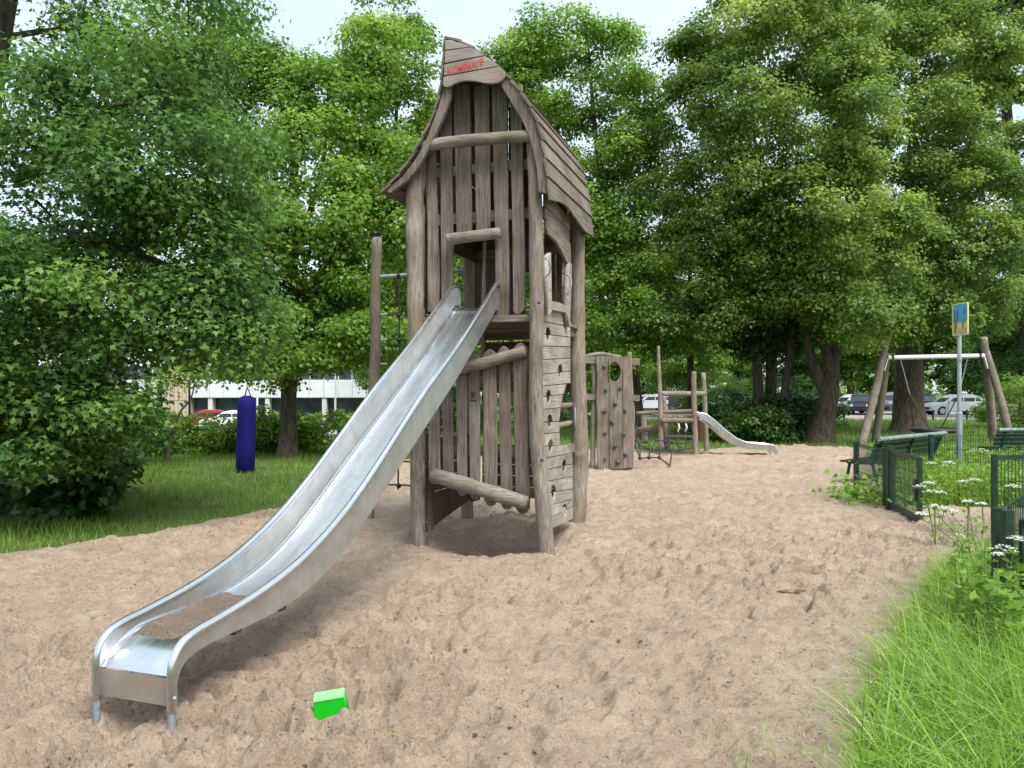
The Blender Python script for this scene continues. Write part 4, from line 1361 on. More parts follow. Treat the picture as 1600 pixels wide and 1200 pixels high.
for a, b, r, s_ in [(Q(1034, 615), Q(1102, 615, 21.2), .07, 1), (Q(1034, 657, 20.4), Q(1084, 657, 20.3), .075, 2), (Q(995, 646, 22.2), Q(1086, 642, 21.5), .06, 3), (Q(990, 674, 21.5), Q(1032, 666, 20.8), .09, 4),
                    (Q(1036, 683, 22.4), Q(1100, 683, 22.2), .055, 5)]:
    log_obj('rail_log', [a, tuple((Vector(a) + Vector(b)) / 2), b], [r, r, r * .9], 'wood_log', pf, 10, 0.05, 70 + s_)
for k in range(8):
    x = PX(1032, dp) - ox + k * 0.155
    MB().box((x, -0.05, 1.02), (x + 0.145, 1.5, 1.07)).build('deck_board', 'wood_along', pf)
for px in (1046, 1060, 1072):
    MB().tube([Q(px, 658, 20.35), Q(px + 1, 672, 20.3), Q(px - 1, 688, 20.2), Q(px, 703, 20.1)], 0.016, 5).build('rope', 'rope', pf)
for py in (690, 701):
    MB().tube([Q(1036, py, 20.3), Q(1050, py + 3, 20.2), Q(1066, py + 3, 20.1), Q(1084, py - 2, 20.2)], 0.018, 5).build('rope', 'rope', pf)
for px in (1060, 1071.5):
    MB().tube(catmull([Q(px, 662, 20.3), Q(px + 1.4, 668, 20.25), Q(px - 1, 674, 20.3)], 4), 0.022, 6).build('grab_handle', 'swing_white', pf)
MB().box((PX(1090, 21.8) - ox, 1.3, 0.3), (PX(1104, 21.8) - ox, 1.36, 1.0)).build('side_board', 'wood_dark', pf)

ds = 20.5
ms = thing('small_slide', (PX(1150, ds), ds, 0), 'small steel slide leaving the low play platform under the dark trees', 'slide')
ox2 = ms.location.x
T2 = lambda px, py: (PX(px, ds) - ox2, PZ(py, ds))
rim2 = [T2(*p) for p in [(1089, 645), (1094, 645), (1101, 648), (1112, 656), (1130, 672), (1146, 684), (1160, 690), (1176, 692.5), (1192, 693.5), (1201, 694), (1206, 697), (1209, 703), (1209.5, 709)]]
low2 = [T2(*p) for p in [(1089, 656), (1095, 656), (1102, 660), (1112, 668), (1130, 684), (1146, 695), (1160, 700), (1176, 701.5), (1192, 702.5), (1200, 704), (1203, 706), (1206, 708), (1206.5, 709)]]
hw = 0.26
for y in (-hw, hw):
    vs = []
    for (a, b), (c_, e) in zip(rim2, low2): vs += [(a, y - 0.008, b), (c_, y - 0.008, e), (a, y + 0.008, b), (c_, y + 0.008, e)]
    fs = []
    for i in range(len(rim2) - 1):
        a = i * 4; b = a + 4
        fs += [(a, b, b + 1, a + 1), (a + 2, a + 3, b + 3, b + 2), (a, a + 2, b + 2, b), (a + 1, b + 1, b + 3, a + 3)]
    MB().add(vs, fs).build('side_cheek', 'steel', ms)
    MB().tube([(a, y, b) for a, b in rim2], 0.024, 8).build('rim_tube', 'steel', ms, True)
    MB().tube([(rim2[-1][0], y, rim2[-1][1]), (rim2[-1][0], y, -0.15)], 0.022, 8).build('foot', 'galvanised', ms, True)
vs = []; fs = []
for (c_, e) in low2[:-2]:
    for y, h in ((-hw, 0.05), (-hw * .8, 0.02), (hw * .8, 0.02), (hw, 0.05)): vs.append((c_, y, e + h))
for i in range(len(low2) - 3):
    for j in range(3): fs.append((i * 4 + j, (i + 1) * 4 + j, (i + 1) * 4 + j + 1, i * 4 + j + 1))
MB().add(vs, fs).build('slide_bed', 'steel_worn', ms, True)

# ------------------------------------------------------------------ basket swing
dsw = 25.0
sw = thing('swing_frame', (PX(1460, dsw), dsw, 0), 'swing frame of splayed logs with a white steel top bar', 'swing frame')
ox = sw.location.x
Q = lambda px, py, d: (PX(px, d) - ox, d - dsw, PZ(py, d))
for i, (a, b, r) in enumerate([(Q(1384, 535, 25), Q(1345, 700, 24.3), .13), (Q(1386, 553, 25.2), Q(1367, 690, 26.0), .12), (Q(1537, 528, 25), Q(1552, 690, 25.8), .13), (Q(1541, 548, 25.1), Q(1580, 690, 24.4), .12)]):
    log_obj('leg', [a, tuple((Vector(a) + Vector(b)) / 2 + Vector((0.03, 0, 0))), b], [r * .85, r, r], 'wood_log', sw, 12, 0.04, 80 + i)
tb0, tb1 = Vector(Q(1387, 559, 25)), Vector(Q(1537, 556, 25))
MB().tube([tb0, tb1], 0.075, 12).build('top_bar', 'swing_white', sw, True)
for p, s_ in ((tb0, 1), (tb1, -1)):
    MB().bar(p, p + Vector((-s_ * 0.12, 0, -0.42)), 0.10, 0.03).build('bracket', 'swing_white', sw)
    MB().box(tuple(p + Vector((s_ * .14 - .03, -.09, -.09))), tuple(p + Vector((s_ * .14 + .03, .09, .09)))).build('clamp', 'black_plastic', sw)
bs_ = thing('basket_swing', (PX(1462, dsw), dsw, 0.45), 'black round basket swing hanging from the white bar in front of the thick trunk', 'basket swing')
ring = [(0.68 * math.cos(a), 0.68 * math.sin(a), 0) for a in np.linspace(0, 2 * math.pi, 25)]
MB().tube(ring, 0.075, 8, False).build('ring', 'black_plastic', bs_, True)
wb = MB()
for k in range(-4, 5):
    t = k * 0.15; L = math.sqrt(max(0, 0.66 ** 2 - t * t))
    wb.tube([(t, -L, 0), (t, 0, -0.10), (t, L, 0)], 0.014, 5); wb.tube([(-L, t, 0), (0, t, -0.10), (L, t, 0)], 0.014, 5)
wb.build('webbing', 'rope', bs_)
for px in (1406, 1512):
    hx = PX(px, dsw) - bs_.location.x
    s_ = 1 if hx > 0 else -1
    hk = Vector((hx, 0, PZ(558, dsw) - 0.45))
    md = Vector((hx * 0.72, 0, 1.15))
    MB().tube([hk, md], 0.018, 6).build('chain', 'galvanised', bs_)
    for y in (-0.5, 0.5): MB().tube([md, (s_ * 0.45, y, 0.03)], 0.020, 6).build('rope', 'rope', bs_)

# ------------------------------------------------------------------ signpost
dS = 14.3
sg = thing('sign_post', (PX(1499, dS), dS, 0), 'grey steel pole carrying a small blue and yellow playground sign among tall weeds', 'sign')
MB().tube([(0, 0, -0.1), (0, 0, PZ(646, dS))], 0.052, 14).build('pole', 'pole_grey', sg, True)
MB().tube([(0, 0, PZ(646, dS)), (0, 0, PZ(644, dS))], [0.058, 0.05], 14).build('pole_collar', 'pole_grey', sg, True)
MB().tube([(0, 0, PZ(644, dS)), (0, 0, PZ(522, dS))], 0.037, 14).build('pole', 'pole_grey', sg, True)
for z in (PZ(562, dS), PZ(520, dS)): MB().tube([(0, 0, z - 0.025), (0, 0, z + 0.025)], 0.046, 12).build('clamp', 'galvanised', sg, True)
# the panel is turned so that it is seen at a slant
az = math.radians(-80)
ex = Vector((math.cos(az), math.sin(az), 0))
pn = frame((-0.055, 0.06, PZ(525, dS) + 0.30), ex, (0, 0, 1)) @ Matrix.Diagonal((0.66, 1, 1, 1))


def rr(w, h, r, x0=0, y0=0):
    o = []
    for cx_, cy_, a0 in ((w - r, h - r, 0), (-w + r, h - r, 90), (-w + r, -h + r, 180), (w - r, -h + r, 270)):
        for k in range(5):
            a = math.radians(a0 + k * 22.5); o.append((x0 + cx_ + r * math.cos(a), y0 + cy_ + r * math.sin(a)))
    return o


plate('panel', rr(0.29, 0.30, 0.04, 0.22), 0.03, pn, 'sign_yellow', sg)
fz = lambda k: pn @ Matrix.Translation((0, 0, 0.0165 + 0.0024 * k))
plate('sky_print', [(-0.01, 0.285), (0.495, 0.285), (0.495, -0.02), (0.30, -0.05), (0.12, -0.06), (-0.01, -0.07)], 0.002, fz(0), 'sign_blue', sg, bev=.0003)
plate('ground_print', [(-0.01, -0.20), (0.18, -0.19), (0.495, -0.15), (0.495, -0.285), (-0.01, -0.27)], 0.002, fz(0), 'sign_sand', sg, bev=.0003)
plate('tree_print', [(0.02, -0.24), (0.09, -0.24), (0.14, -0.02), (0.11, 0.02), (0.06, 0.0), (0.02, -0.04)], 0.002, fz(1), 'sign_brown', sg, bev=.0003)
plate('tower_print', [(0.0, -0.06), (0.05, -0.06), (0.05, 0.18), (0.02, 0.20), (0.0, 0.17)], 0.002, fz(1), 'sign_navy', sg, bev=.0003)
plate('tower_print', [(0.10, 0.0), (0.16, 0.0), (0.17, 0.14), (0.14, 0.20), (0.11, 0.14)], 0.002, fz(2), 'sign_navy', sg, bev=.0003)
plate('bush_print', [(0.28, -0.07), (0.34, -0.02), (0.40, 0.04), (0.45, -0.01), (0.46, -0.05), (0.36, -0.08)], 0.002, fz(1), 'sign_leaf', sg, bev=.0003)
plate('bird_print', [(0.36, 0.10), (0.40, 0.17), (0.43, 0.21), (0.44, 0.16), (0.42, 0.10)], 0.002, fz(1), 'sign_navy', sg, bev=.0003)
plate('child_print', [(0.33, -0.17), (0.36, -0.17), (0.37, -0.06), (0.345, -0.03), (0.32, -0.06)], 0.002, fz(2), 'sign_brown', sg, bev=.0003)

# ------------------------------------------------------------------ green steel fences and gates


def mesh_fence(name, label, A, B, top, bot, posts=True, cat='fence', pitch=0.05, rods=4, group=None, rail=False):
    """welded rod fence between two ground points"""
    A, B = Vector((*A, 0)), Vector((*B, 0))
    t = thing(name, A, label, cat, group)
    D = B - A; L = D.length; e = D.normalized()
    pw_ = 0.035 if A.y > 9 else 0.022
    mb = MB(); n = int(L / pitch)
    for k in range(1, n):
        p = e * (L * k / n); mb.bar((p.x, p.y, bot), (p.x, p.y, top - 0.02), 0.006)
    mb.build('rod_panel', 'green_steel', t)['kind'] = 'stuff'
    for k in range(rods):
        z = bot + 0.05 + (top - bot - 0.07) * k / (rods - 1)
        MB().bar((e * 0.03) + Vector((0, 0, z)), e * (L - 0.03) + Vector((0, 0, z)), 0.010).build('cross_rod', 'green_steel', t)
    if rail: MB().bar(e * 0.0 + Vector((0, 0, top - .02)), e * L + Vector((0, 0, top - .02)), .05).build('top_rail', 'green_steel', t)
    if posts:
        for p in (Vector((0, 0, 0)), e * L):
            MB().box((p.x - pw_, p.y - pw_, -0.15), (p.x + pw_, p.y + pw_, top)).build('post', 'green_steel', t)
            MB().box((p.x - pw_ - .003, p.y - pw_ - .003, top), (p.x + pw_ + .003, p.y + pw_ + .003, top + 0.015)).build('post_cap', 'green_steel', t)
    return t, e, L


mesh_fence('mesh_fence', 'short green rod fence between two posts beside the open gate', (PX(1338, 12.7), 12.7), (PX(1384, 11.25), 11.25), 0.86, 0.12)


def gate(name, label, A, B, top, bot, mat='green_steel'):
    A, B = Vector((*A, 0)), Vector((*B, 0))
    t = thing(name, A, label, 'gate')
    D = B - A; L = D.length; e = D.normalized(); Zv = Vector((0, 0, 1))
    pw_ = 0.05 if A.y > 8 else 0.028
    MB().box((-pw_, -pw_, -0.2), (pw_, pw_, top + 0.06)).build('hinge_post', mat, t)
    o0 = e * 0.09
    for p in (o0, e * L): MB().bar(p + Zv * bot, p + Zv * top, pw_).build('stile', mat, t)
    MB().bar(o0 + Zv * (top - 0.02), e * L + Zv * (top - 0.02), 0.04, 0.05).build('top_rail', mat, t)
    MB().bar(o0 + Zv * (bot + 0.04), e * L + Zv * (bot + 0.04), 0.04, 0.09).build('bottom_rail', mat, t)
    mb = MB(); n = int((L - .1) / 0.06)
    for k in range(1, n):
        p = o0 + (e * L - o0) * (k / n); mb.bar(p + Zv * bot, p + Zv * top, 0.007)
    mb.build('rod_panel', mat, t)['kind'] = 'stuff'
    for k in (1, 2, 3):
        z = bot + (top - bot) * k / 4; MB().bar(o0 + Zv * z, e * L + Zv * z, 0.010).build('cross_rod', mat, t)
    for z in (bot + 0.08, top - 0.12): MB().bar(Zv * z, o0 + Zv * z, 0.035).build('hinge', 'galvanised', t)
    MB().bar(e * (L - 0.05) + Zv * (top - .28), e * (L - 0.05) + Zv * (top - .55), 0.05, 0.09).build('latch_box', 'black_plastic', t)
    MB().tube([e * (L - 0.13) + Zv * (top - .37), e * (L + 0.0) + Zv * (top - .37) + Vector((-.06, -.02, 0))], 0.016, 7).build('latch_handle', 'galvanised', t)
    return t


gate('garden_gate', 'green steel gate standing open towards the sand next to the bench', (PX(1391, 11.1), 11.1), (PX(1437, 9.75), 9.75), 0.86, 0.03)
mesh_fence('mesh_fence', 'green rod fence running behind the weeds past the signpost', (PX(1455, 13.7), 13.7), (PX(1610, 14.4), 14.4), 0.92, 0.12, pitch=0.06)
mesh_fence('mesh_fence', 'green rod fence at the right edge behind the white flowers', (PX(1553, 8.5), 8.5), (7.9, 9.2), 0.99, 0.10, rail=True)
mesh_fence('mesh_fence', 'nearest green picket fence half hidden in the tall grass', (PX(1557, 5.2), 5.2), (5.0, 7.2), 0.90, 0.05, pitch=0.09, rods=2)
gate('garden_gate', 'near green gate at the right edge above the tall grass', (PX(1574, 5.05), 5.05), (4.6, 4.75), 0.86, 0.10)

# ------------------------------------------------------------------ benches


def bench(label, A, B, front, seat_z=0.45, back_z=0.86):
    A, B = Vector((*A, 0)), Vector((*B, 0))
    t = thing('park_bench', A, label, 'bench')
    D = B - A; L = D.length; e = D.normalized()
    f = Vector((-e.y, e.x, 0)) * front; Zv = Vector((0, 0, 1))
    for k in range(5):
        p = f * (0.06 + k * 0.105)
        z = seat_z - 0.03 * (k < 1) - 0.012 * (k == 4)
        m = MB().bar(p + Zv * z, p + e * L + Zv * z, 0.09, 0.03); m.build('seat_slat', 'bench_slat' if k else 'bench_slat', t)
    for k in range(4):
        p = -f * (0.02 + k * 0.035) + Zv * (seat_z + 0.10 + k * 0.095)
        MB().obox(p + e * L / 2, e, (f * 0.30 - Zv * 0.95).normalized(), e.cross((f * 0.30 - Zv * 0.95).normalized()), L / 2, 0.04, 0.013).build('back_slat', 'bench_slat', t)
    p = -f * 0.17 + Zv * (back_z)
    MB().tube([p, p + e * L], 0.045, 8).build('top_slat', 'bench_worn', t, True)
    for s_ in (0.18, L / 2, L - 0.18):
        o0 = e * s_
        MB().bar(o0 + f * 0.42 + Zv * (seat_z - .02), o0 + f * 0.52 - Zv * 0.1, 0.04).build('leg', 'green_steel', t)
        MB().bar(o0 + f * 0.03 + Zv * (seat_z - .02), o0 - f * 0.12 - Zv * 0.1, 0.04).build('leg', 'green_steel', t)
        MB().bar(o0 + f * 0.48 + Zv * (seat_z - .04), o0 - f * 0.02 + Zv * (seat_z - .04), 0.04).build('seat_bearer', 'green_steel', t)
        MB().bar(o0 - f * 0.0 + Zv * (seat_z - .04), o0 - f * 0.17 + Zv * (back_z - .02), 0.035).build('back_bearer', 'green_steel', t)
    return t


bench('dark green slatted park bench behind the open gate at the edge of the sand', (PX(1358, 13.6), 13.6), (PX(1463, 15.7), 15.7), 1)
bench('dark green slatted park bench cut off by the right edge of the photo', (PX(1551, 17.0), 17.0), (PX(1551, 17.0) + 2.3, 17.3), 1)

# ------------------------------------------------------------------ hanging blue bag
db = 16.2
bag = thing('boxing_bag', (PX(384, db), db, 0), 'tall dark blue padded bag hanging over the lawn left of the slide', 'boxing bag')
hb = PZ(618, db); r = 0.19
zz = [0.03, 0.04, 0.4, 0.9, hb - 0.22, hb - 0.12, hb - 0.04, hb]
MB().tube([(0.035 * (z / hb - 0.3), 0, z) for z in zz], [r * .95, r * 1.0, r * 1.01, r, r * 1.0, r * .96, r * .75, r * .30], 22, True, 0.012, 4).build('bag', 'bag_blue', bag, True)
for k in range(3):
    a = k * 2.1 + .4
    MB().tube([(r * .5 * math.cos(a) + .025, r * .5 * math.sin(a), hb - 0.05), (0.03, 0, hb + 0.18)], 0.012, 5).build('strap', 'rope', bag)
MB().tube([(0.03, 0, hb + 0.18), (0.02, 0.05, hb + 1.3)], 0.009, 5).build('hanging_rope', 'rope', bag)

# ------------------------------------------------------------------ office building far left
byy = 76.0; bz0 = -1.3
bd = thing('office_building', (PX(380, byy), byy, bz0), 'long low office building with white cladding above dark parking bays seen through the trees', 'building')
ox = bd.location.x
X0, X1 = PX(60, byy) - ox, PX(640, byy) - ox
zB0, zB1 = PZ(621, byy) - bz0, PZ(593, byy) - bz0
zW1 = PZ(572, byy) - bz0
MB().box((X0, 1.2, 0), (X1, 12, 9.5)).build('body', 'concrete', bd)
MB().box((X0, 1.0, 0.0), (X1, 1.19, zB0)).build('bay_back', 'dark_glass', bd)
n = 26
pw = (X1 - X0) / n
pm = MB().box((0, 0, 0), (pw - 0.04, 0.10, (zB1 - zB0) - 0.02)).mesh()
for k in range(n):
    x = X0 + k * pw
    o = link('cladding_panel', pm, 'cladding', bd); o.location = (x, 0, zB0)
MB().box((X0, 0.11, zB0 - 0.05), (X1, 1.19, zB1 - .05)).build('slab', 'concrete', bd)
for k in range(0, n + 1, 4):
    x = X0 + k * pw
    MB().box((x - 0.22, 0.12, 0), (x + 0.22, 0.95, zB0 - 0.06)).build('column', 'concrete', bd)
for (p0, p1) in ((255, 297), (575, 600)):                    # brick piers
    MB().box((PX(p0, byy) - ox, -0.06, 0), (PX(p1, byy) - ox, 1.1, 9.4)).build('brick_pier', 'brick_tan', bd)
for k in range(n // 2):
    x = X0 + k * 2 * pw
    w = MB().box((x, 0.2, zB1), (x + 2 * pw - 0.12, 0.28, zW1)).build('window', 'dark_glass', bd)
    MB().box((x + pw - 0.05, 0.14, zB1), (x + pw + 0.03, 0.197, zW1)).build('frame', 'cladding', w)
    MB().box((x + 2 * pw - 0.12, 0.12, zB1), (x + 2 * pw, 0.3, zW1)).build('mullion', 'concrete', bd)
MB().box((X0, 0.0, zW1), (X1, 0.10, zW1 + 1.9)).build('upper_band', 'cladding', bd)
for k in range(n // 2):
    x = X0 + k * 2 * pw
    MB().box((x, 0.2, zW1 + 1.95), (x + 2 * pw - 0.12, 0.28, zW1 + 3.4)).build('window', 'dark_glass', bd)
MB().box((X0, -0.1, zW1 + 3.45), (X1, 1.19, 9.6)).build('roof_edge', 'cladding', bd)

for i, (px, d, lab) in enumerate([(402, 70, 'white lamp post in front of the office building, right of the blue bag'), (524, 68, 'white lamp post in front of the office building, beside the bicycles')]):
    lp = thing('lamp_post', (PX(px, d), d, -1.3), lab, 'lamp post')
    MB().tube([(0, 0, 0), (0, 0, 5.2)], [0.11, 0.07], 8).build('pole', 'swing_white', lp, True)
    MB().tube([(0, 0, 5.2), (0, 0, 5.5)], [0.22, 0.12], 10).build('lamp_head', 'lamp_glass', lp, True)

# ------------------------------------------------------------------ parked cars


def car_proto(name, paint, kind):
    t = thing(name, (0, 0, 0), None, 'car')
    L, Wd = (4.1, 1.72)
    # side outline (x forward is -x), lower body and cabin as lofted shells
    if kind == 'hatch':
        body = [(-2.05, .32), (-2.04, .62), (-1.90, .80), (-1.2, .92), (-0.95, .96), (1.95, 1.0), (2.05, .85), (2.07, .45), (2.0, .30)]
        roof = [(-1.05, .95), (-0.35, 1.40), (0.1, 1.50), (0.9, 1.50), (1.6, 1.40), (1.98, .99)]
    else:
        body = [(-2.05, .36), (-2.06, .75), (-1.95, .98), (-1.2, 1.06), (-0.95, 1.08), (1.98, 1.10), (2.06, .95), (2.08, .5), (2.0, .34)]
        roof = [(-1.0, 1.07), (-0.5, 1.55), (0.0, 1.68), (1.4, 1.68), (1.8, 1.60), (2.0, 1.09)]

    def loft(ring, ys):
        vs, fs = [], []
        n = len(ring)
        for (y, sx, sz) in ys:
            zc = min(z for x, z in ring)
            for (x, z) in ring: vs.append((x * sx, y, zc + (z - zc) * sz))
        for i in range(len(ys) - 1):
            for k in range(n): fs.append((i * n + k, i * n + (k + 1) % n, (i + 1) * n + (k + 1) % n, (i + 1) * n + k))
        fs += [tuple(range(n - 1, -1, -1)), tuple(range((len(ys) - 1) * n, len(ys) * n))]
        return MB().add(vs, fs)
    # lower outline with wheel arches
    arch = []
    for cx_ in (1.32, -1.28):
        for k in range(9):
            a = math.pi * k / 8
            arch.append((cx_ + 0.37 * math.cos(a), 0.31 + 0.36 * math.sin(a)))
    full = body + arch
    h = Wd / 2
    b = loft(full, [(-h, .985, .97), (-h + 0.06, 1, 1), (h - 0.06, 1, 1), (h, .985, .97)])
    me = b.mesh(); bm = bmesh.new(); bm.from_mesh(me); bmesh.ops.recalc_face_normals(bm, faces=bm.faces); bm.to_mesh(me); bm.free()
    link('body', me, paint, t)
    r = loft(roof, [(-h + 0.14, .93, .985), (-h + 0.22, .97, 1), (h - 0.22, .97, 1), (h - 0.14, .93, .985)])
    me = r.mesh(); bm = bmesh.new(); bm.from_mesh(me); bmesh.ops.recalc_face_normals(bm, faces=bm.faces); bm.to_mesh(me); bm.free()
    link('cabin', me, paint, t)
    z0, z1 = roof[0][1] + 0.03, roof[2][1] - 0.09
    for s_ in (-1, 1):
        y = s_ * (h - 0.132)
        for (xa, xb, xc, xd) in ((-0.78, 0.28, 0.28, -0.18), (0.36, 1.18, 1.18, 0.36), (1.26, 1.72, 1.42, 1.26)):
            MB().add([(xa * .95, y, z0), (xb * .95, y, z0), (xc * .95, y - s_ * .012, z1), (xd * .95, y - s_ * .012, z1), (xa * .95, y - s_ * .03, z0), (xb * .95, y - s_ * .03, z0), (xc * .95, y - s_ * .04, z1), (xd * .95, y - s_ * .04, z1)],
                     [(0, 1, 2, 3), (7, 6, 5, 4), (0, 4, 5, 1), (1, 5, 6, 2), (2, 6, 7, 3), (3, 7, 4, 0)]).build('side_window', 'car_glass', t)
    for (xa, za, xb, zb, nm) in ((roof[0][0] * .97 - .012, roof[0][1] + .02, roof[1][0] * .97 - .012, roof[1][1] - .02, 'windscreen'), (roof[-1][0] * .97 + .012, roof[-1][1] + .04, roof[-2][0] * .97 + .012, roof[-2][1] - .05, 'rear_window')):
        MB().add([(xa, -.62, za), (xa, .62, za), (xb, .55, zb), (xb, -.55, zb)], [(0, 1, 2, 3)]).build(nm, 'car_glass', t)
    for cx_ in (1.32, -1.28):
        for s_ in (-1, 1):
            w = MB().tube([(cx_, s_ * (h - .20), .31), (cx_, s_ * (h - .01), .31)], 0.31, 18).build('wheel', 'tyre', t)
            MB().tube([(cx_, s_ * (h - .02), .31), (cx_, s_ * (h + .004), .31)], 0.20, 14).build('rim', 'rim_alloy', w)
    for s_ in (-1, 1):
        MB().obox((-1.97, s_ * .62, .72 if kind == 'hatch' else .88), (0.9, -s_ * .3, 0), (s_ * .3, .9, 0), (0, 0, 1), .05, .19, .07).build('headlight', 'lamp_glass', t)
        MB().obox((2.035, s_ * .70, .88 if kind == 'hatch' else .98), (1, 0, 0), (0, 1, 0), (0, 0, 1), .035, .10, .12).build('tail_light', 'tail_red', t)
        MB().obox((-0.80, s_ * (h + .02), roof[0][1] + .06), (1, 0, 0), (0, 1, 0), (0, 0, 1), .06, .09, .06).build('mirror', paint, t)
    MB().box((-2.075, -.5, .40), (-2.035, .5, .58)).build('grille', 'black_plastic', t)
    return t


def copy_car(src, paint):
    c = src.copy(); COL.objects.link(c)
    for ch in src.children:
        k = ch.copy(); COL.objects.link(k); k.parent = c
        if k.name.startswith(('body', 'cabin', 'mirror')):
            k.material_slots[0].link = 'OBJECT'; k.material_slots[0].material = M[paint]
        for g_ in ch.children:
            s2 = g_.copy(); COL.objects.link(s2); s2.parent = k
    return c


protos = {}
for (px, d, z, rz, kind, paint, lab) in [
    (1490, 56, 0.0, 0, 'hatch', 'silver', 'silver hatchback parked side on behind the sign post'),
    (1402, 58, 0.0, 35, 'suv', 'grey', 'grey sport utility car parked left of the thick trunk'),
    (1442, 60, 0.0, 80, 'hatch', 'black', 'black car parked just right of the thick trunk'),
    (1332, 60, 0.0, 10, 'hatch', 'white', 'white car parked at the left end of the right hand row'),
    (1347, 57, 0.0, 60, 'hatch', 'black', 'small black car nosing out between the white and grey cars'),
    (1013, 66, 0.0, 15, 'hatch', 'silver', 'silver car seen behind the climbing board'),
    (1128, 57, 0.0, 20, 'hatch', 'silver', 'silver car half hidden by bushes above the small slide'),
    (1252, 60, 0.0, 5, 'hatch', 'blue', 'blue grey car glimpsed between the dark trunks'),
    (318, 62, -1.26, 20, 'hatch', 'red', 'red car parked in front of the office building'),
    (357, 60, -1.26, 15, 'hatch', 'white', 'white car parked left of the blue bag'),
]:
    if kind not in protos:
        c = car_proto('parked_car', 'paint_' + paint, kind); protos[kind] = c
    else:
        c = copy_car(protos[kind], 'paint_' + paint)
    c.location = (PX(px, d), d, z); c.rotation_euler = (0, 0, math.radians(rz))
    tag(c, lab, 'car', 'cars parked beyond the playground')

# bicycles leaning by the building
bp = None
for i, (px, d, lab) in enumerate([(519, 64, 'dark bicycle left of two by the lamp post'), (539, 64.5, 'dark bicycle right of two by the lamp post')]):
    if bp is None:
        b = bp = thing('bicycle', (0, 0, 0), None, 'bicycle')
        for x in (-.52, .52):
            w = MB().tube([(x + .33 * math.cos(a), 0, .34 + .33 * math.sin(a)) for a in np.linspace(0, 2 * math.pi, 17)], .024, 5, False).build('wheel', 'tyre', b)
        fm = MB()
        for p_, q_ in (((-.52, 0, .34), (-.15, 0, .80)), ((-.15, 0, .80), (.38, 0, .82)), ((-.05, 0, .32), (-.15, 0, .86)), ((-.05, 0, .32), (.38, 0, .78)), ((.52, 0, .34), (.36, 0, .95)), ((-.52, 0, .34), (-.05, 0, .32))): fm.tube([p_, q_], .022, 5)
        fm.build('frame', 'black_plastic', b)
        MB().box((-.28, -.07, .88), (-.04, .07, .93)).build('saddle', 'black_plastic', b)
        MB().tube([(.36, -.25, .97), (.36, .25, .97)], .018, 5).build('handlebar', 'galvanised', b)
    else:
        b = bp.copy(); COL.objects.link(b)
        for ch in bp.children:
            k = ch.copy(); COL.objects.link(k); k.parent = b
    b.location = (PX(px, d), d, -1.26); b.rotation_euler = (0, 0, 0.3 * i)
    tag(b, lab, 'bicycle', 'bicycles by the office building')

# posts in the lawn
bm_ = MB().tube([(0, 0, -.1), (0, 0, .62)], .06, 8).mesh()
bw_ = MB().tube([(0, 0, -.1), (0, 0, .75)], .09, 8).mesh()
for (px, d, m_, mt, lab, grp) in [(1319, 45.5, bm_, 'black_plastic', 'dark bollard on the lawn left of the swing logs', 'bollards along the lawn'), (1458, 45.5, bm_, 'black_plastic', 'dark bollard on the lawn left of the sign pole', 'bollards along the lawn'),
                                  (1511, 45.5, bm_, 'black_plastic', 'dark bollard on the lawn right of the sign pole', 'bollards along the lawn'),
                                  (1480, 51.5, bw_, 'swing_white', 'white bollard in front of the silver hatchback', 'white bollards by the cars'), (1519, 51.5, bw_, 'swing_white', 'white bollard behind the silver hatchback', 'white bollards by the cars'),
                                  (1563, 51.5, bw_, 'swing_white', 'white bollard near the right edge of the photo', 'white bollards by the cars')]:
    o = link('bollard', m_, mt, None, True); o.location = (PX(px, d), d, 0); tag(o, lab, 'bollard', grp)
cab = thing('utility_cabinet', (PX(1536, 54), 54, 0), 'pale utility cabinet standing at the tail of the silver hatchback', 'cabinet')
MB().box((-.25, -.2, 0), (.25, .2, 0.85)).build('cabinet', 'cladding', cab)
MB().box((-.27, -.22, 0.85), (.27, .22, 0.90)).build('lid', 'galvanised', cab)
MB().box((-.23, -.212, .08), (.23, -.202, .8)).build('door', 'cladding', cab)
nb = thing('notice_board', (PX(1054, 42), 42, 0), 'small green grey notice board beyond the play platform', 'notice board')
MB().box((-.32, -.03, .82), (.32, .03, 1.42)).build('panel', 'hold_grey', nb)
for x in (-.3, .3): MB().box((x - .03, .031, 0), (x + .03, .09, 1.45)).build('leg', 'wood_dark', nb)
# tall dark fence pole on the left lawn with its wire mesh
fp = thing('wire_fence', (PX(296, 23), 23, ground_h(PX(296, 23), 23)), 'tall thin black pole with wire mesh fence behind the left hedge', 'fence')
MB().tube([(0, 0, 0), (0, 0, PZ(596, 23) + .05)], .035, 8).build('post', 'black_plastic', fp, True)
mb = MB()
for k in range(36): mb.bar((-.12 * k, .05, .3), (-.12 * k, .05, 1.95), .008)
for z in (.35, .9, 1.45, 1.95): mb.bar((-4.3, .05, z), (0, .05, z), .014)
mb.build('wire_mesh', 'black_plastic', fp)['kind'] = 'stuff'
MB().box((-0.98, 0.0, 0), (-0.86, .10, 2.05)).build('post', 'green_steel', fp)

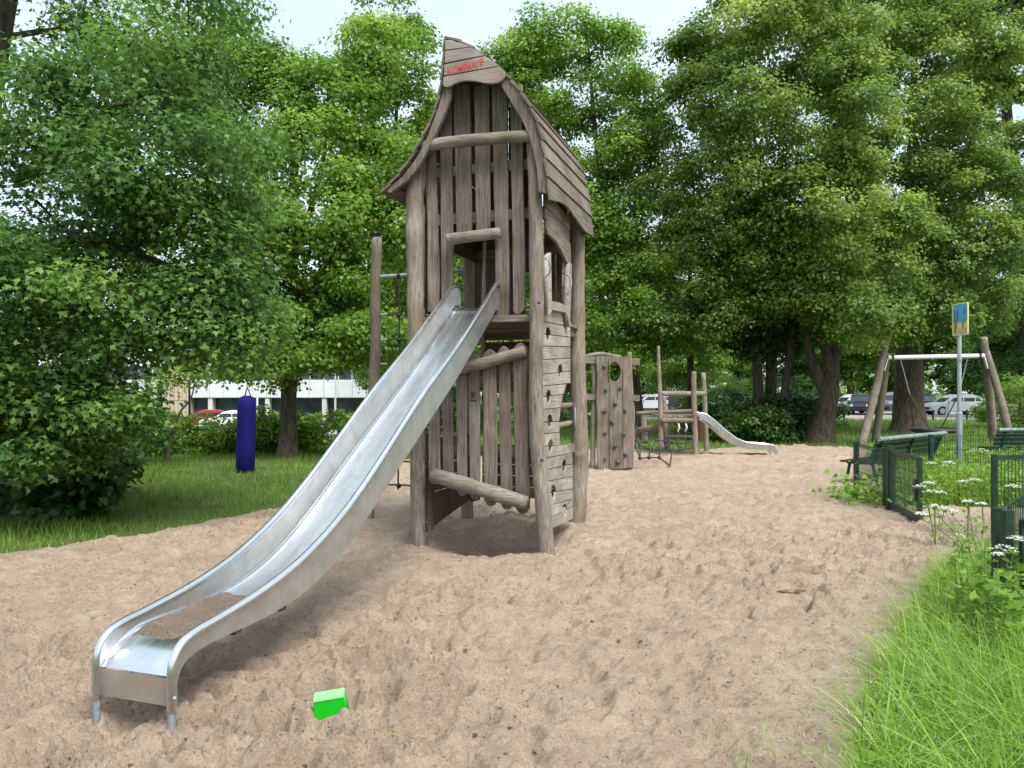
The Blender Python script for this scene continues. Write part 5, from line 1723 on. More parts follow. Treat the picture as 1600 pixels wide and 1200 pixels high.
# scrap of plank half buried in the sand, leaf beside the slide
d = 6.25
o = plate('buried_scrap', [(-.12, 0.0), (-.06, 0.022), (0.02, 0.03), (.10, .024), (.13, 0.012), (.05, -.02), (-.02, -.025), (-.08, -.01)], .012, frame((0, 0, 0), (1, 0, 0), (0, .94, .34)), 'wood_dark', None)
o.location = (PX(1236, d), d, sand_top(PX(1236, d), d) + .035); tag(o, 'thin dark scrap sticking out of the open sand on the right', 'scrap')
for (px, d, lab) in [(144, 5.62, 'small green leaf lying on the sand left of the slide end'), (608, 3.72, 'small green leaf lying in the sand right of the green mould')]:
    V, F = leaves(np.array([[0, 0, 0.012]]), 0.055, np.array([[0.1, -.3, 1.0]]), RS(3), 'heart')
    o = link('fallen_leaf', np_mesh('leaf', V, F, np.array([0.9])), 'leaf_hedge'); o.location = (PX(px, d), d, sand_top(PX(px, d), d) + .01); o.rotation_euler = (0, 0, 1.3); tag(o, lab, 'leaf')

# bark chips and twigs trodden into the sand
rng = RS(91)
n_ = 2600
yy = rng.uniform(2.4 ** .5, 15 ** .5, n_) ** 2
xx = yy * rng.uniform(-.72, .72, n_)
kk = (sand_sd(xx, yy) > .1) & (fbm(xx, yy, .9, 2, 33) > -.12)
xx, yy = xx[kk], yy[kk]
Pq = np.stack([xx, yy, sand_h(xx, yy) + .006], 1)
V, F = leaves(Pq, .008 + .030 * rng.uniform(0, 1, len(Pq)) ** 3, rng.normal(size=Pq.shape) * .25 + [0, 0, 1], rng, 'diamond', 0)
o = link('bark_litter', np_mesh('bark_litter', V, F, np.full(len(F), .5)), 'litter'); tag(o, 'dark bark chips and bits of twig strewn over the sand', 'litter', kind='stuff')

# ------------------------------------------------------------------ trees
def P3(px, py, d): return (PX(px, d), d, PZ(py, d))


def env(px, py, d, rx, ry, rz, n): return (PX(px, d), d, PZ(py, d), rx, ry, rz, n)


# A: near maple at the left edge
tree('maple_tree', 'nearest maple, hanging over the left edge with large lobed leaves', 'tree', (-7.6, 10.4, -.05),
     [(0, 0, 0, .24), (.1, 0, 1.6, .21), (.3, 0, 3.8, .17), (.6, 0, 6, .12), (1.1, .1, 9, .06)],
     [env(110, 40, 10.0, 2.2, 1.9, 1.9, 22), env(40, -150, 10.4, 2.4, 2, 2.0, 15), env(205, 250, 9.7, 1.55, 1.5, 1.2, 30), env(60, 330, 9.6, 1.7, 1.5, 1.4, 26), env(195, 400, 9.5, 1.75, 1.4, 1.25, 34),
      env(330, 500, 9.6, .68, .8, .55, 14), env(60, 560, 9.4, 1.35, 1.2, .75, 24), env(255, 100, 10.0, .55, .6, .6, 6), env(95, 650, 9.4, .95, .8, .40, 15), env(10, 650, 9.2, .8, .8, .5, 12)],
     84000, 0.078, 'leaf_maple', 101, 'trees round the playground', 'trilobe', (.32, .62), .6,
     limbs=[[(.9, 0, 4.6, .09), (2.2, -.5, 5.2, .06), (3.3, -.8, 5.7, .03)], [(.6, 0, 3.2, .09), (2, -.6, 3.7, .06), (3.4, -.8, 3.3, .025)], [(.3, 0, 2, .08), (1.6, -.7, 2.3, .05), (2.9, -1, 2.1, .02)]], twigs=260, inner=.35)
# B: second maple, straight dark trunk left of the slide
tree('maple_tree', 'full maple with straight dark trunk standing on the lawn behind the slide', 'tree', (PX(450, 19.8), 19.8, -.06),
     [(0, 0, 0, .22), (.02, 0, 1.5, .20), (.05, .05, 3, .19), (.1, 0, 6, .15), (.25, 0, 9.5, .06)],
     [env(500, 310, 20, 2.6, 2.4, 4.3, 110), env(600, 410, 19.6, 1.4, 1.5, 2.0, 26), env(400, 440, 19.2, 1.4, 1.4, 1.6, 24), env(405, 170, 20, 1.1, 1.2, 1.8, 18), env(500, 535, 19.3, 2.3, 1.8, .6, 30), env(350, 70, 20, .5, .5, .8, 5),
      env(590, 90, 20.3, .6, .6, 1.0, 8), env(400, 572, 19.0, .9, .9, .3, 8)],
     102000, 0.114, 'leaf_light', 102, 'trees round the playground', 'diamond', (.35, .85), .68, twigs=240, inner=.45,
     limbs=[[(.05, .05, 3.2, .12), (1.1, .1, 5.2, .08), (2.2, 0, 7.2, .04)], [(.05, 0, 3.4, .12), (-.9, -.3, 5.4, .08), (-1.5, -.3, 8, .04)], [(.1, 0, 5, .10), (.8, .2, 7.5, .06), (1.0, .3, 10, .03)]])
# sparse pale tree behind B
tree('birch_tree', 'thin crowned pale tree showing sky through its top behind the maple', 'tree', (PX(620, 30), 30, -.3),
     [(0, 0, 0, .2), (.1, 0, 5, .16), (-.1, 0, 10, .11), (.1, 0, 15.5, .04)],
     [env(625, 110, 30, 1.9, 1.8, 2.6, 26), env(600, 30, 30, 1.2, 1.2, 1.2, 10), env(660, 230, 30, 1.4, 1.5, 2.4, 20), env(560, 180, 30, 2, 2, 2.6, 20), env(670, 380, 30, 2.0, 2, 2.8, 24)],
     36000, 0.14, 'leaf_light', 103, 'trees round the playground', 'diamond', (.4, .8), .7, twigs=160)
# C: light tree right behind the tower
tree('ash_tree', 'light green tree rising straight behind the play tower roof', 'tree', (PX(1000, 28), 28, -.06),
     [(0, 0, 0, .22), (-.3, 0, 3, .19), (-1.0, 0, 7, .15), (-1.6, 0, 11, .09), (-1.9, 0, 14.6, .03)],
     [env(900, 130, 28, 2.4, 2, 1.8, 32), env(880, 60, 28, 1.5, 1.5, .8, 9), env(945, 75, 28, .9, 1, .8, 5), env(830, 90, 28.2, 1.1, 1.2, 1.2, 9), env(1000, 150, 28, .8, 1, .7, 4), env(780, 120, 28.5, 1.2, 1.4, 1.4, 12), env(950, 230, 28, 2.2, 2, 1.4, 24), env(900, 320, 28, 2.2, 2, 1.6, 24), env(985, 340, 27.5, 1.6, 1.6, 1.2, 18),
      env(880, 440, 27.5, 2.6, 2, 1.8, 28), env(990, 460, 27, 1.7, 1.7, 1.6, 20), env(960, 540, 27, 2.3, 1.8, 1.0, 22), env(730, 420, 28.5, 2.3, 2, 2.2, 22), env(730, 250, 29, 1.6, 1.6, 2.2, 14), env(1010, 210, 28, .9, 1, .7, 6)],
     105000, 0.125, 'leaf_light', 104, 'trees round the playground', 'diamond', (.4, 1.0), .68, twigs=240)
# D1: leaning forked tree
tree('maple_tree', 'large maple with leaning trunk forking low at the far edge of the sand', 'tree', (PX(1280, 26), 26, -.06),
     [(0, 0, 0, .40), (.18, 0, .9, .34), (.36, 0, 1.8, .30), (.55, .1, 2.8, .20), (.95, .2, 4.4, .15), (1.2, .3, 8, .09), (1.0, .3, 12, .04)],
     [env(1215, 170, 25, 3.5, 3.0, 6.1, 210), env(1110, 330, 25.3, 1.7, 1.8, 2.6, 26), env(1310, 340, 24.4, 2.5, 2.2, 2.2, 44), env(1340, 480, 24, 1.5, 1.5, .8, 18), env(1190, 455, 25.8, 2.2, 1.9, .8, 20), env(1080, 500, 26, 1.3, 1.5, .8, 12)],
     150000, 0.126, 'leaf_right', 105, 'trees round the playground', 'diamond', (.35, .95), .7, twigs=260,
     limbs=[[(.30, 0, 1.5, .22), (-.25, .1, 3.0, .16), (-.55, .1, 4.6, .13), (-.7, 0, 7.5, .08)], [(.42, 0, 2.4, .17), (.0, -.1, 3.8, .12), (-.5, -.1, 5.4, .08)], [(.5, .1, 2.6, .15), (.55, .2, 4.4, .12), (.7, .3, 7, .07)]])
# D2: thick straight trunk behind the swing
tree('maple_tree', 'largest maple with thick straight trunk directly behind the swing', 'tree', (PX(1420, 31), 31, -.06),
     [(0, 0, 0, .62), (0, 0, 1.6, .55), (.02, 0, 3.2, .52), (0, 0, 5, .45), (.1, 0, 9, .3), (.2, 0, 14, .14), (.3, 0, 18, .05)],
     [env(1420, 150, 30, 3.9, 3.0, 7.2, 190), env(1520, 330, 29.3, 2.3, 2.2, 3.0, 40), env(1390, 400, 28.6, 2.3, 2.0, 2.0, 34), env(1450, 490, 28.6, 1.9, 1.5, .8, 18), env(1570, 470, 30, 1.4, 1.5, 1.0, 10)],
     130000, 0.138, 'leaf_right', 106, 'trees round the playground', 'diamond', (.4, 1.05), .7, twigs=260,
     limbs=[[(0, 0, 4.5, .28), (1.6, 0, 8, .18), (3.2, .2, 12, .09), (4, .4, 16, .04)], [(0, 0, 4.8, .25), (-1.6, -.2, 8, .15), (-2.5, -.3, 12, .07)]])
# F: tall tree top right
tree('poplar_tree', 'tall pale limbed tree in the upper right corner with sky gaps', 'tree', (PX(1640, 33), 33, -.06),
     [(0, 0, 0, .42), (-.3, 0, 5, .36), (-1.3, 0, 10, .27), (-1.9, 0, 15, .18), (-1.2, 0, 20, .08)],
     [env(1560, 80, 33, 2.6, 2.4, 2.6, 22), env(1590, 240, 33, 1.8, 2, 1.6, 14), env(1610, 370, 33, 1.5, 1.6, 1.4, 12), env(1500, 0, 33, 2.4, 2, 2, 16), env(1600, -80, 33, 3, 2.4, 2.4, 18)],
     45000, 0.16, 'leaf_right', 107, 'trees round the playground', 'diamond', (.45, .85), .6, twigs=160,
     limbs=[[(-1.0, 0, 8.5, .2), (.2, 0, 12, .15), (.9, 0, 17, .07)], [(-1.5, 0, 11, .17), (-2.9, -.2, 14, .11), (-3.6, -.3, 18, .05)]], bark='bark')
# dark trunks in the shade between platform and leaning tree
for i, (px, d, dx, r, lab) in enumerate([(1186, 27.5, -.2, .20, 'dark straight trunk, leftmost in the deep shade behind the small slide'), (1202, 28.2, .3, .24, 'dark thick trunk in the deep shade behind the small slide'),
                                         (1216, 27.0, 1.3, .15, 'dark slanting trunk in the deep shade right of the small slide'), (1079, 30, .0, .15, 'slender dark trunk rising behind the platform posts')]):
    tree('alder_tree', lab, 'tree', (PX(px, d), d, -.06), [(0, 0, 0, r), (dx * .2, 0, 2, r * .9), (dx * .5, .1, 4.5, r * .75), (dx, .1, 8, r * .35)],
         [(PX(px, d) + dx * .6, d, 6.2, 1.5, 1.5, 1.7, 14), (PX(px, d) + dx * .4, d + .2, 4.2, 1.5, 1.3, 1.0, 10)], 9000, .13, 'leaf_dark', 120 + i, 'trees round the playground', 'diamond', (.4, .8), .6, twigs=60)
# bent sapling on the left lawn
tree('sapling', 'bent thin sapling leaning over the hedge left of the blue bag', 'sapling', (PX(262, 18), 18, -.05),
     [(0, 0, 0, .035), (.05, 0, .6, .032), (.28, 0, 1.25, .028), (.52, 0, 1.55, .022), (.62, 0, 1.9, .012), (.60, 0, 2.3, .008)],
     [env(275, 560, 18, .55, .5, .25, 7), env(300, 590, 18, .25, .3, .2, 3), env(255, 600, 18, .3, .3, .2, 3)], 1500, .09, 'leaf_hedge', 130, None, 'trilobe', (.12, .25), .6, 'twig_bark', twigs=20)

# trees far behind, beyond the parking area: copies of three
far_specs = [([(0, 0, 8, 4.2, 3.6, 5.2, 60), (-2, .5, 5, 3, 2.6, 2.8, 26), (2.2, -.5, 5.2, 3, 2.6, 3, 26)], 'leaf_far', 141), ([(0, 0, 7, 3.6, 3.4, 5.4, 52), (1.4, 0, 11, 2.2, 2, 2.6, 18), (-1, 0, 3.4, 3, 2.6, 2, 22)], 'leaf_light', 142),
             ([(0, 0, 7.5, 4.4, 3.6, 4.6, 56), (-2.5, 0, 9.5, 2.4, 2.2, 2.6, 18), (2, .4, 3.6, 3, 2.6, 2, 24)], 'leaf_maple', 143)]
far = []
for i, (e_, m_, sd_) in enumerate(far_specs):
    far.append(tree('background_tree', None, 'tree', (0, 0, 0), [(0, 0, 0, .3), (.1, 0, 3, .25), (.2, 0, 7, .16), (.1, 0, 11, .05)], e_, 28000, .24, m_, sd_, None, 'diamond', (.6, 1.2), .75, twigs=60, spread=.26))
spots = [(760, 44, 0, 1.0, 'behind the legs of the play tower'), (850, 72, 1, 1.25, 'far behind the play tower'), (935, 46, 1, .9, 'right behind the climbing board'), (1010, 72, 2, 1.3, 'behind the tall platform post'),
         (1075, 50, 0, .68, 'behind the low play platform'), (1150, 70, 1, 1.2, 'beyond the small slide'), (1240, 72, 2, 1.2, 'beyond the leaning maple, left of it'), (1330, 70, 0, 1.15, 'beyond the white car'),
         (1410, 74, 1, 1.25, 'beyond the thick trunk'), (1490, 70, 2, 1.1, 'right behind the silver hatchback'), (1555, 68, 0, 1.2, 'beyond the right swing logs'), (1640, 66, 1, 1.2, 'at the right edge beyond the bench'),
         (1720, 60, 2, 1.2, 'just outside the right edge beyond the bench'), (660, 62, 2, 1.25, 'beyond the top of the slide'), (560, 100, 0, 1.6, 'rising over the office building, left of the tower'), (250, 98, 1, 1.6, 'rising over the office building, left of the blue bag'),
         (60, 96, 2, 1.6, 'rising over the left end of the office building'), (1600, 48, 2, .9, 'behind the sign on the right'), (620, 45, 1, .68, 'on the lawn beyond the climbing net post')]
used = set()
for (px, d, k, sc_, where) in spots:
    src = far[k]
    if k in used:
        t = src.copy(); COL.objects.link(t)
        for ch in src.children:
            c = ch.copy(); COL.objects.link(c); c.parent = t
    else:
        t = src; used.add(k)
    t.location = (PX(px, d), d, float(ground_h(PX(px, d), d))); t.rotation_euler = (0, 0, (px * 0.37) % 6.28); t.scale = (sc_, sc_, sc_)
    tag(t, ('leafy pale', 'bright bushy', 'deep green')[k] + ' background tree ' + where, 'tree', 'trees far behind the playground')

# far wood that closes the horizon
rng = RS(77)
ev = [(x + rng.uniform(-3, 3), 118 + rng.uniform(-8, 10), rng.uniform(3, 6), 6, 4, rng.uniform(5, 8.5), 12) for x in np.arange(-150, 190, 7.0)]
P, N, tint, C, R, sp, B = crown_points(ev, 38000, rng, (1.2, 2.6), .8, .3, .8)
V, F = leaves(P, 1.0 * rng.uniform(.7, 1.3, len(P)), N, rng, 'diamond')
o = link('far_wood', np_mesh('far_wood', V, F, tint), 'leaf_far'); tag(o, 'distant green wood closing the view beyond the parked cars', 'wood', kind='stuff')

# ------------------------------------------------------------------ shrubs and hedge


def shrub(name, label, loc, envs, n, leaf, mat, seed, shape='heart', group=None, cl=(.18, .34), cat='shrub'):
    t = thing(name, loc, label, cat, group)
    me, C, sp = bush_mesh([(a + loc[0], b + loc[1], c + loc[2], x, y, z, k) for a, b, c, x, y, z, k in envs], n, leaf, seed, shape, cl, loc)
    o = link('foliage', me, mat, t); o['kind'] = 'stuff'
    mb = MB()
    for i in range(min(len(C), 26)):
        c = C[i] - np.array(loc)
        mb.tube([(c[0] * .25, c[1] * .25, 0), (c[0] * .7, c[1] * .7, c[2] * .55), tuple(c)], [.014, .010, .004], 4, False)
    mb.build('stems', 'twig_bark', t)['kind'] = 'stuff'
    return t


hz = float(ground_h(PX(380, 21.5), 21.5))
shrub('hedge', 'bright green clipped hedge running behind the blue bag', (PX(385, 21.5), 21.5, hz), [(x, 0, .55, .75, .6, .55, 14) for x in np.arange(-2.3, 2.4, .65)], 17000, .075, 'leaf_hedge', 201, 'heart', cat='hedge')
shrub('hedge', 'low clipped hedge in front of the parking bays right of the dark trunk', (PX(485, 60), 60, -1.3), [(x, 0, .6, 1.2, .7, .7, 10) for x in np.arange(-2.6, 3.4, 1.0)], 5000, .14, 'leaf_hedge', 202, 'diamond', cat='hedge', cl=(.3, .5))
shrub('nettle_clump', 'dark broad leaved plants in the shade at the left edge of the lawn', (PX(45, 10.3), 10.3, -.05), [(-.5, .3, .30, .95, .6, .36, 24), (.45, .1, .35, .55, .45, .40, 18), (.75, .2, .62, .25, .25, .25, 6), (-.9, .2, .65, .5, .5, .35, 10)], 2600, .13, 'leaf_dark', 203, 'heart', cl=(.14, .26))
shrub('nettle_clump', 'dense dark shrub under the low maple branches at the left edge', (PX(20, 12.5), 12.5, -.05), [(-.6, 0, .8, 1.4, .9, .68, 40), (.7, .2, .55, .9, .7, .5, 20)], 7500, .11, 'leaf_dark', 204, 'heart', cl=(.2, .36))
shrub('shrub', 'leafy shrub behind the lawn left of the bent sapling', (PX(150, 17.5), 17.5, -.05), [(-1, 0, .9, 1.5, .9, .8, 34), (.7, .3, .75, 1.0, .8, .7, 24), (-2.6, .3, 1.0, 1.2, .9, .9, 22)], 13000, .095, 'leaf_maple', 205, 'trilobe', cl=(.22, .42))
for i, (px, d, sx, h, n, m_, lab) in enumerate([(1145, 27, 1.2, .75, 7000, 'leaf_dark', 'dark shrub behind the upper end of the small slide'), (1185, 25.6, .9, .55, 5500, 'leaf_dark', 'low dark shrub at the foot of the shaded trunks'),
                                              (1235, 27.5, 1.2, .9, 7500, 'leaf_dark', 'rounded dark shrub left of the leaning maple trunk'), (1120, 33, 1.6, 1.1, 7500, 'leaf_maple', 'wide shrub in front of the half hidden silver car'),
                                              (1255, 36, 1.8, 1.2, 7500, 'leaf_maple', 'wide shrub farther back left of the leaning trunk'), (880, 36, 2.2, 1.2, 8000, 'leaf_maple', 'broad shrub beyond the climbing board'),
                                              (1612, 36, 1.8, 1.3, 8000, 'leaf_far', 'pale shrub behind the right legs of the swing'), (680, 34, 2.2, 1.2, 8000, 'leaf_maple', 'broad shrub on the lawn behind the tower'), (1165, 40, 2, 1.3, 6000, 'leaf_far', 'pale shrub between the shaded trunks and the cars')]):
    shrub('shrub', lab, (PX(px, d), d, -.05), [(0, 0, h, sx, sx * .8, h, 40), (sx * .6, 0, h * .6, sx * .6, sx * .6, h * .6, 16), (-sx * .7, .1, h * .7, sx * .6, sx * .6, h * .6, 16)], n, .12, m_, 210 + i, 'diamond', cl=(.25, .45))

# ------------------------------------------------------------------ grass
rng = RS(31)


def scatter(n, x0, x1, y0, y1, cond, power=1.0):
    out_ = []
    got = 0
    while got < n:
        m = n * 2
        y = y0 + (y1 - y0) * rng.uniform(0, 1, m) ** power
        x = rng.uniform(x0, x1, m)
        k = cond(x, y)
        out_.append(np.stack([x[k], y[k]], 1)); got += int(k.sum())
        if got == 0: break
    return np.concatenate(out_)[:n]


infr = lambda x, y, m=1.15: np.abs(x) < y * .667 * m
# left lawn
q = scatter(62000, -18, -1, 7.0, 24, lambda x, y: (sand_sd(x, y) + .35 * fbm(x, y, 1.2, 3, 9) < .06 + .5 * rng.uniform(0, 1, x.shape) ** 5) & infr(x, y) & (x < -1.2) & (fbm(x, y, .8, 3, 14) > -.62 + .2 * (np.hypot(x + 5.6, y - 16) < 1.0)
                                                               + .35 * ((np.abs(y - 17.2) < .8) & (x < -6.2))), 1.3)
P = np.stack([q[:, 0], q[:, 1], ground_h(q[:, 0], q[:, 1])], 1)
h = rng.uniform(.05, .15, len(P)) * (1 + .8 * (vnoise(P[:, 0] * 1.3, P[:, 1] * 1.3, 5) > .12))
V, F = blades(P, h, rng.uniform(.006, .013, len(P)), rng.uniform(.2, .9, len(P)), rng, 1)
tint = np.clip(.45 + .6 * vnoise(P[:, 0] * .9, P[:, 1] * .9, 3) + rng.normal(size=len(P)) * .18, 0, 1)
o = link('lawn_grass', np_mesh('lawn_grass', V, F, tint), 'grass_blade'); tag(o, 'short green lawn grass on the left behind the sand', 'grass', kind='stuff')
# grass at the far side and right
q = scatter(45000, -4, 40, 20, 46, lambda x, y: (sand_sd(x, y) + .35 * fbm(x, y, 1.2, 3, 9) < .05) & infr(x, y), 1.4)
P = np.stack([q[:, 0], q[:, 1], ground_h(q[:, 0], q[:, 1])], 1)
h = rng.uniform(.10, .30, len(P)) * np.where(sand_sd(P[:, 0], P[:, 1]) > -2.5, .7, 1.0)
V, F = blades(P, h, rng.uniform(.015, .035, len(P)), rng.uniform(.2, .8, len(P)), rng, 1)
tint = np.clip(.5 + .6 * vnoise(P[:, 0] * .5, P[:, 1] * .5, 3) + rng.normal(size=len(P)) * .18, 0, 1)
o = link('meadow_grass', np_mesh('meadow_grass', V, F, tint), 'grass_blade'); tag(o, 'longer grass beyond the sand under the trees on the right', 'grass', kind='stuff')
# weeds round the gate, bench and signpost
q = scatter(9000, 4.5, 16, 9.8, 19, lambda x, y: (sand_sd(x, y) + .2 * fbm(x, y, 1.2, 3, 9) < .02) & infr(x, y, 1.1), 1.0)
P = np.stack([q[:, 0], q[:, 1], ground_h(q[:, 0], q[:, 1])], 1)
h = rng.uniform(.18, .55, len(P)) * (1 + .5 * (vnoise(P[:, 0], P[:, 1], 5) > .1))
V1, F1 = blades(P, h, rng.uniform(.010, .022, len(P)), rng.uniform(.2, 1.0, len(P)), rng, 2)
t1 = np.repeat(np.clip(.5 + rng.normal(size=len(P)) * .2, 0, 1), 2)
k = rng.choice(len(P), 12000)
Pl = P[k] + rng.normal(size=(12000, 3)) * [.08, .08, 0] + np.stack([np.zeros(12000), np.zeros(12000), rng.uniform(.04, .50, 12000)], 1)
V3, F3 = leaves(Pl, rng.uniform(.04, .10, 12000), rng.normal(size=(12000, 3)) * .5 + [0, 0, 1], rng, 'diamond')
V, F, T = cat_mesh([(V1, F1, t1), (V3, F3, np.clip(.5 + rng.normal(size=12000) * .22, 0, 1))])
o = link('weeds', np_mesh('weeds', V, F, T), 'weed_leaf'); tag(o, 'rank green weeds round the signpost and the open gate', 'weeds', kind='stuff')
# plants creeping round the gate posts
q = np.concatenate([np.stack([rng.normal(PX(1362, 11.9), .28, 420), rng.normal(11.9, .42, 420)], 1), np.stack([rng.normal(PX(1340, 12.2), .25, 120), rng.normal(12.0, .2, 120)], 1)])
P = np.stack([q[:, 0], q[:, 1], np.abs(rng.normal(.05, .16, len(q))) + .0], 1)
V, F = leaves(P, rng.uniform(.05, .10, len(P)), rng.normal(size=P.shape) * .6 + [0, -.3, 1], rng, 'heart')
o = link('creeping_weed', np_mesh('creeping_weed', V, F, np.clip(.55 + rng.normal(size=len(P)) * .2, 0, 1)), 'weed_leaf'); tag(o, 'yellow green creeping weed round the foot of the short fence', 'weeds', kind='stuff')

# tall foreground grass on the right
right_edge = lambda x, y: (sand_sd(x, y) + .2 * fbm(x, y, 1.2, 3, 9) < .06) & (y < 8.4) & (x > .6)
q = scatter(1500, .9, 7.4, 2.5, 8.2, lambda x, y: right_edge(x, y) & infr(x, y, 1.3), 1.0)
nb_ = 21
tz = np.repeat(np.arange(len(q)), nb_)
ang = rng.uniform(0, 6.283, len(tz))
P = np.stack([q[tz, 0] + np.cos(ang) * rng.uniform(0, .07, len(tz)), q[tz, 1] + np.sin(ang) * rng.uniform(0, .07, len(tz)), np.full(len(tz), -.05)], 1)
inn = np.clip(-sand_sd(P[:, 0], P[:, 1]) / 1.3, 0, 1)
tuft = rng.uniform(.6, 1.25, len(q))[tz]
h = rng.uniform(.24, .72, len(P)) * (.55 + .75 * inn) * tuft
V1, F1 = blades(P, h, rng.uniform(.004, .012, len(P)), rng.uniform(.15, 1.25, len(P)) ** 1.2, rng, 3, ang + rng.normal(size=len(P)) * .5)
t1 = np.repeat(np.clip(.30 + .28 * (rng.uniform(0, 1, len(q))[tz]) + rng.normal(size=len(P)) * .2, 0, 1), 3)
o = link('tall_grass', np_mesh('tall_grass', V1, F1, t1), 'grass_tall'); tag(o, 'tall bright green grass in the lower right foreground', 'grass', kind='stuff')
k = rng.choice(len(P), 2600)
hs = rng.uniform(.45, .78, 2600) * (.6 + .5 * inn[k])
V, F = blades(P[k], hs, rng.uniform(.002, .004, 2600), rng.uniform(.5, 1.3, 2600), rng, 5)
# feathery seed heads: short fine hairs near the stalk tips
tips = V.reshape(2600, 12, 3)[:, 6:12, :].reshape(2600, 3, 2, 3).mean(2)
ti = rng.randint(0, 3, 9000); si = rng.randint(0, 2600, 9000)
ti2 = np.minimum(ti + 1, 2); fr = rng.uniform(0, 1, (9000, 1))
Pt = tips[si, ti] * (1 - fr) + tips[si, ti2] * fr
V2_, F2_ = blades(Pt, rng.uniform(.02, .055, 9000), np.full(9000, .0022), rng.uniform(.6, 1.4, 9000), rng, 1)
Vc, Fc, Tc = cat_mesh([(V, F, np.full(len(F), .4)), (V2_, F2_, np.clip(.6 + rng.normal(size=9000) * .25, 0, 1))])
o = link('seed_grass', np_mesh('seed_grass', Vc, Fc, Tc), 'grass_seed'); tag(o, 'pale feathery seed heads over the foreground grass', 'grass', kind='stuff')
# long pale blades arching out over the rest
k = rng.choice(len(P), 900)
V, F = blades(P[k], rng.uniform(.6, 1.0, 900) * (.6 + .5 * inn[k]), rng.uniform(.006, .012, 900), rng.uniform(.8, 1.5, 900), rng, 6)
o = link('arching_grass', np_mesh('arching_grass', V, F, np.repeat(np.clip(.75 + rng.normal(size=900) * .2, 0, 1), 6)), 'grass_tall'); tag(o, 'long pale blades arching over the foreground grass', 'grass', kind='stuff')
# broad leaves in between
k = rng.choice(len(P), 3200)
Pl = P[k] + np.stack([rng.normal(size=3200) * .05, rng.normal(size=3200) * .05, rng.uniform(.03, .30, 3200) * (.4 + .9 * inn[k])], 1)
V, F = leaves(Pl, rng.uniform(.03, .085, 3200), rng.normal(size=(3200, 3)) * .5 + [0, -.2, 1], rng, 'heart')
o = link('broad_leaves', np_mesh('broad_leaves', V, F, np.clip(.4 + rng.normal(size=3200) * .22, 0, 1)), 'weed_leaf'); tag(o, 'broad green weed leaves among the foreground grass', 'weeds', kind='stuff')
# nettle like herbs round the nearest fence post
rng = RS(44)
cl_ = [(3.15, 4.75), (3.35, 4.95), (3.05, 5.05), (3.55, 4.7), (3.7, 5.1), (3.3, 5.35), (3.9, 4.8), (2.95, 4.5), (3.5, 4.4), (4.1, 5.2), (3.8, 4.3), (3.2, 4.2)]
LP, st_ = [], MB()
for (x, y) in cl_:
    for j in range(7):
        bx, by = x + rng.normal() * .09, y + rng.normal() * .09
        hh_ = rng.uniform(.35, .68); lx, ly = rng.normal(size=2) * .08
        st_.tube([(bx, by, -.05), (bx + lx * .5, by + ly * .5, hh_ * .5), (bx + lx, by + ly, hh_)], [.004, .003, .002], 4, False)
        for q_ in np.linspace(.15, 1, 11):
            for s_ in (0, 1): LP.append((bx + lx * q_ + rng.normal() * .025, by + ly * q_ + rng.normal() * .025, hh_ * q_))
LP = np.array(LP)
V, F = leaves(LP, rng.uniform(.045, .085, len(LP)), rng.normal(size=LP.shape) * .45 + [0, -.25, 1], rng, 'trilobe')
o = link('herbs', np_mesh('herbs', V, F, np.clip(.42 + rng.normal(size=len(LP)) * .22, 0, 1)), 'weed_leaf'); tag(o, 'leafy green herbs growing round the nearest fence post', 'weeds', kind='stuff')
o = st_.build('herb_stems', 'stem_green'); tag(o, 'thin stems of the leafy herbs round the nearest fence post', 'weeds', kind='stuff')
# a few blades and seedlings at the bottom edge
q = scatter(60, .9, 1.6, 2.8, 3.9, lambda x, y: sand_sd(x, y) > 0)
P2_ = np.stack([q[:, 0], q[:, 1], np.full(len(q), -.02)], 1)
V, F = blades(P2_, rng.uniform(.08, .26, len(P2_)), rng.uniform(.004, .008, len(P2_)), rng.uniform(.4, 1.2, len(P2_)), rng, 4)
o = link('stray_grass', np_mesh('stray_grass', V, F, np.full(len(F), .5)), 'grass_tall'); tag(o, 'stray green blades at the bottom edge of the sand', 'grass', kind='stuff')

# ------------------------------------------------------------------ white umbels (each plant a thing)


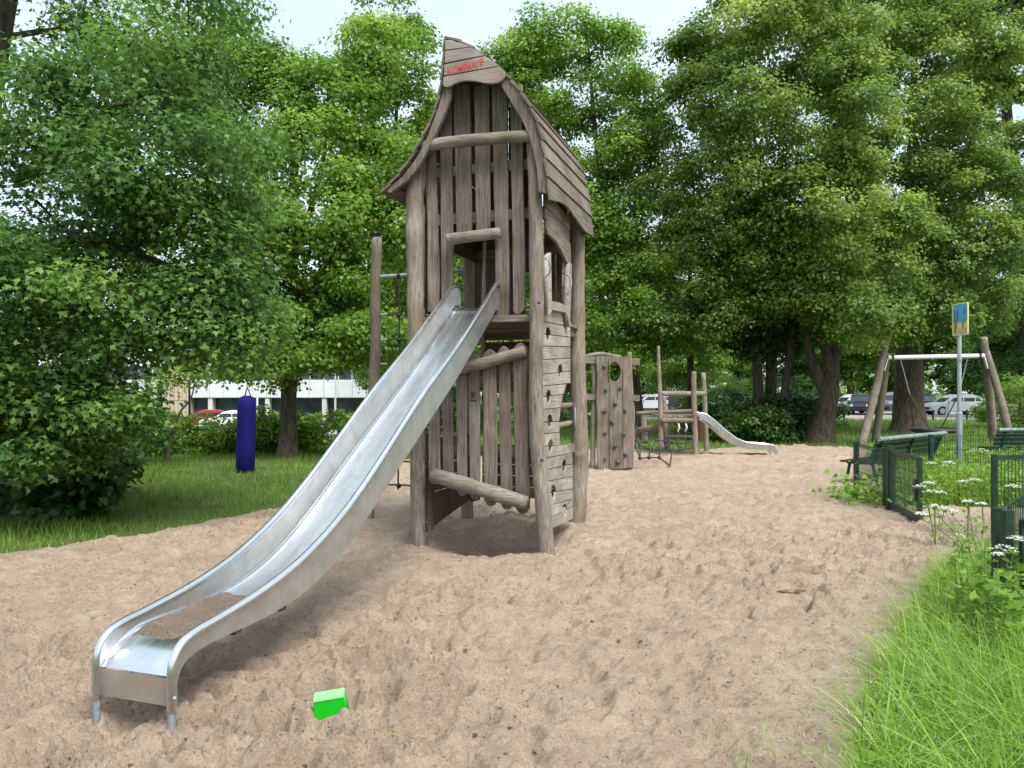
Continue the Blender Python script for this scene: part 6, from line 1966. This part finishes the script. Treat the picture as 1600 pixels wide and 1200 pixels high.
def umbel_plant(name, label, foot, heads, seed, group):
    r_ = RS(seed)
    t = thing(name, foot, label, 'wild flower', group)
    F0 = Vector(foot)
    st = MB()
    for (px, py, d, R) in heads:
        R *= 1.05
        tip = Vector(P3(px, py, d)) - F0
        mid = tip * .55 + Vector((-.03 * tip.x + r_.uniform(-.04, .04), 0, .10 * tip.z))
        path = catmull([(0, 0, 0), tuple(mid), tuple(tip - Vector((0, 0, .03)))], 5)
        st.tube(path, list(np.linspace(.0055, .0030, len(path))), 6)
        # leaf pair on the stem
        mbv = MB()
        pts = []
        n_um = 12
        for j in range(n_um):
            a = j * 2.4; rr_ = R * math.sqrt((j + .3) / n_um)
            c = tip + Vector((rr_ * math.cos(a), rr_ * math.sin(a), .018 - 2.2 * rr_ * rr_ / max(R, .02) * .18))
            st.tube([tip - Vector((0, 0, .03)), c], .0016, 4, False)
            for k_ in range(9):
                a2 = k_ * 2.4 + a; q2 = R * .24 * math.sqrt(k_ / 9)
                pts.append(c + Vector((q2 * math.cos(a2), q2 * math.sin(a2), r_.uniform(-.002, .005))))
        Pn = np.array([tuple(p) for p in pts])
        V, F = leaves(Pn, r_.uniform(.010, .017, len(Pn)), r_.normal(size=Pn.shape) * .25 + [0, 0, 1], r_, 'diamond', 0.0)
        link('flower_head', np_mesh('umbel', V, F, np.full(len(Pn), .5)), 'petal', t)['kind'] = 'stuff'
        lp = np.array([tuple(Vector(path[int(len(path) * f)]) + Vector((r_.uniform(-.10, .10), r_.uniform(-.10, .10), -.03))) for f in r_.uniform(.2, .8, 16)])
        V, F = leaves(lp, r_.uniform(.03, .08, 16), r_.normal(size=(16, 3)) * .4 + [0, 0, 1], r_, 'trilobe', .5)
        link('leaves', np_mesh('leaf', V, F, np.clip(.5 + r_.normal(size=16) * .2, 0, 1)), 'weed_leaf', t)['kind'] = 'stuff'
    st.build('stem', 'stem_green', t, True)
    return t


grp = 'white umbel flowers along the fence'
umbel_plant('cow_parsley', 'largest flat white flower head right of the sign pole', (PX(1536, 9.6), 9.6, 0), [(1531, 703, 9.6, .13)], 1, grp)
umbel_plant('cow_parsley', 'white flower heads just left of the sign pole above the gate', (PX(1470, 9.2), 9.2, 0), [(1456, 724, 9.2, .05), (1483, 723, 9.1, .06)], 2, grp)
umbel_plant('cow_parsley', 'cluster of white flower heads beside the open gate', (PX(1462, 8.4), 8.4, 0), [(1438, 760, 8.4, .06), (1450, 755, 8.5, .06), (1456, 768, 8.3, .07), (1470, 770, 8.3, .05)], 3, grp)
umbel_plant('cow_parsley', 'pair of white flower heads right at the foot of the sign pole', (PX(1512, 8.8), 8.8, 0), [(1504, 753, 8.8, .06), (1523, 750, 8.8, .07)], 4, grp)
umbel_plant('cow_parsley', 'pair of small white flower heads over the path', (PX(1528, 7.6), 7.6, 0), [(1514, 784, 7.6, .06), (1535, 788, 7.6, .05)], 5, grp)
umbel_plant('cow_parsley', 'arching plant with white heads reaching left in front of the gate', (PX(1556, 6.0), 6.0, 0), [(1440, 804, 6.2, .045), (1460, 792, 6.3, .03), (1477, 795, 6.3, .05), (1488, 800, 6.3, .05)], 6, grp)
umbel_plant('cow_parsley', 'white flower head in front of the right edge fence', (PX(1588, 7.4), 7.4, 0), [(1582, 760, 7.4, .06)], 7, grp)
umbel_plant('cow_parsley', 'white flower heads in front of the nearest picket fence', (PX(1570, 5.0), 5.0, 0), [(1570, 857, 5.0, .075), (1586, 843, 5.0, .04), (1560, 868, 4.95, .03)], 8, grp)
umbel_plant('cow_parsley', 'small lone white flower head low over the sand path', (PX(1520, 6.2), 6.2, 0), [(1496, 838, 6.3, .035)], 9, grp)
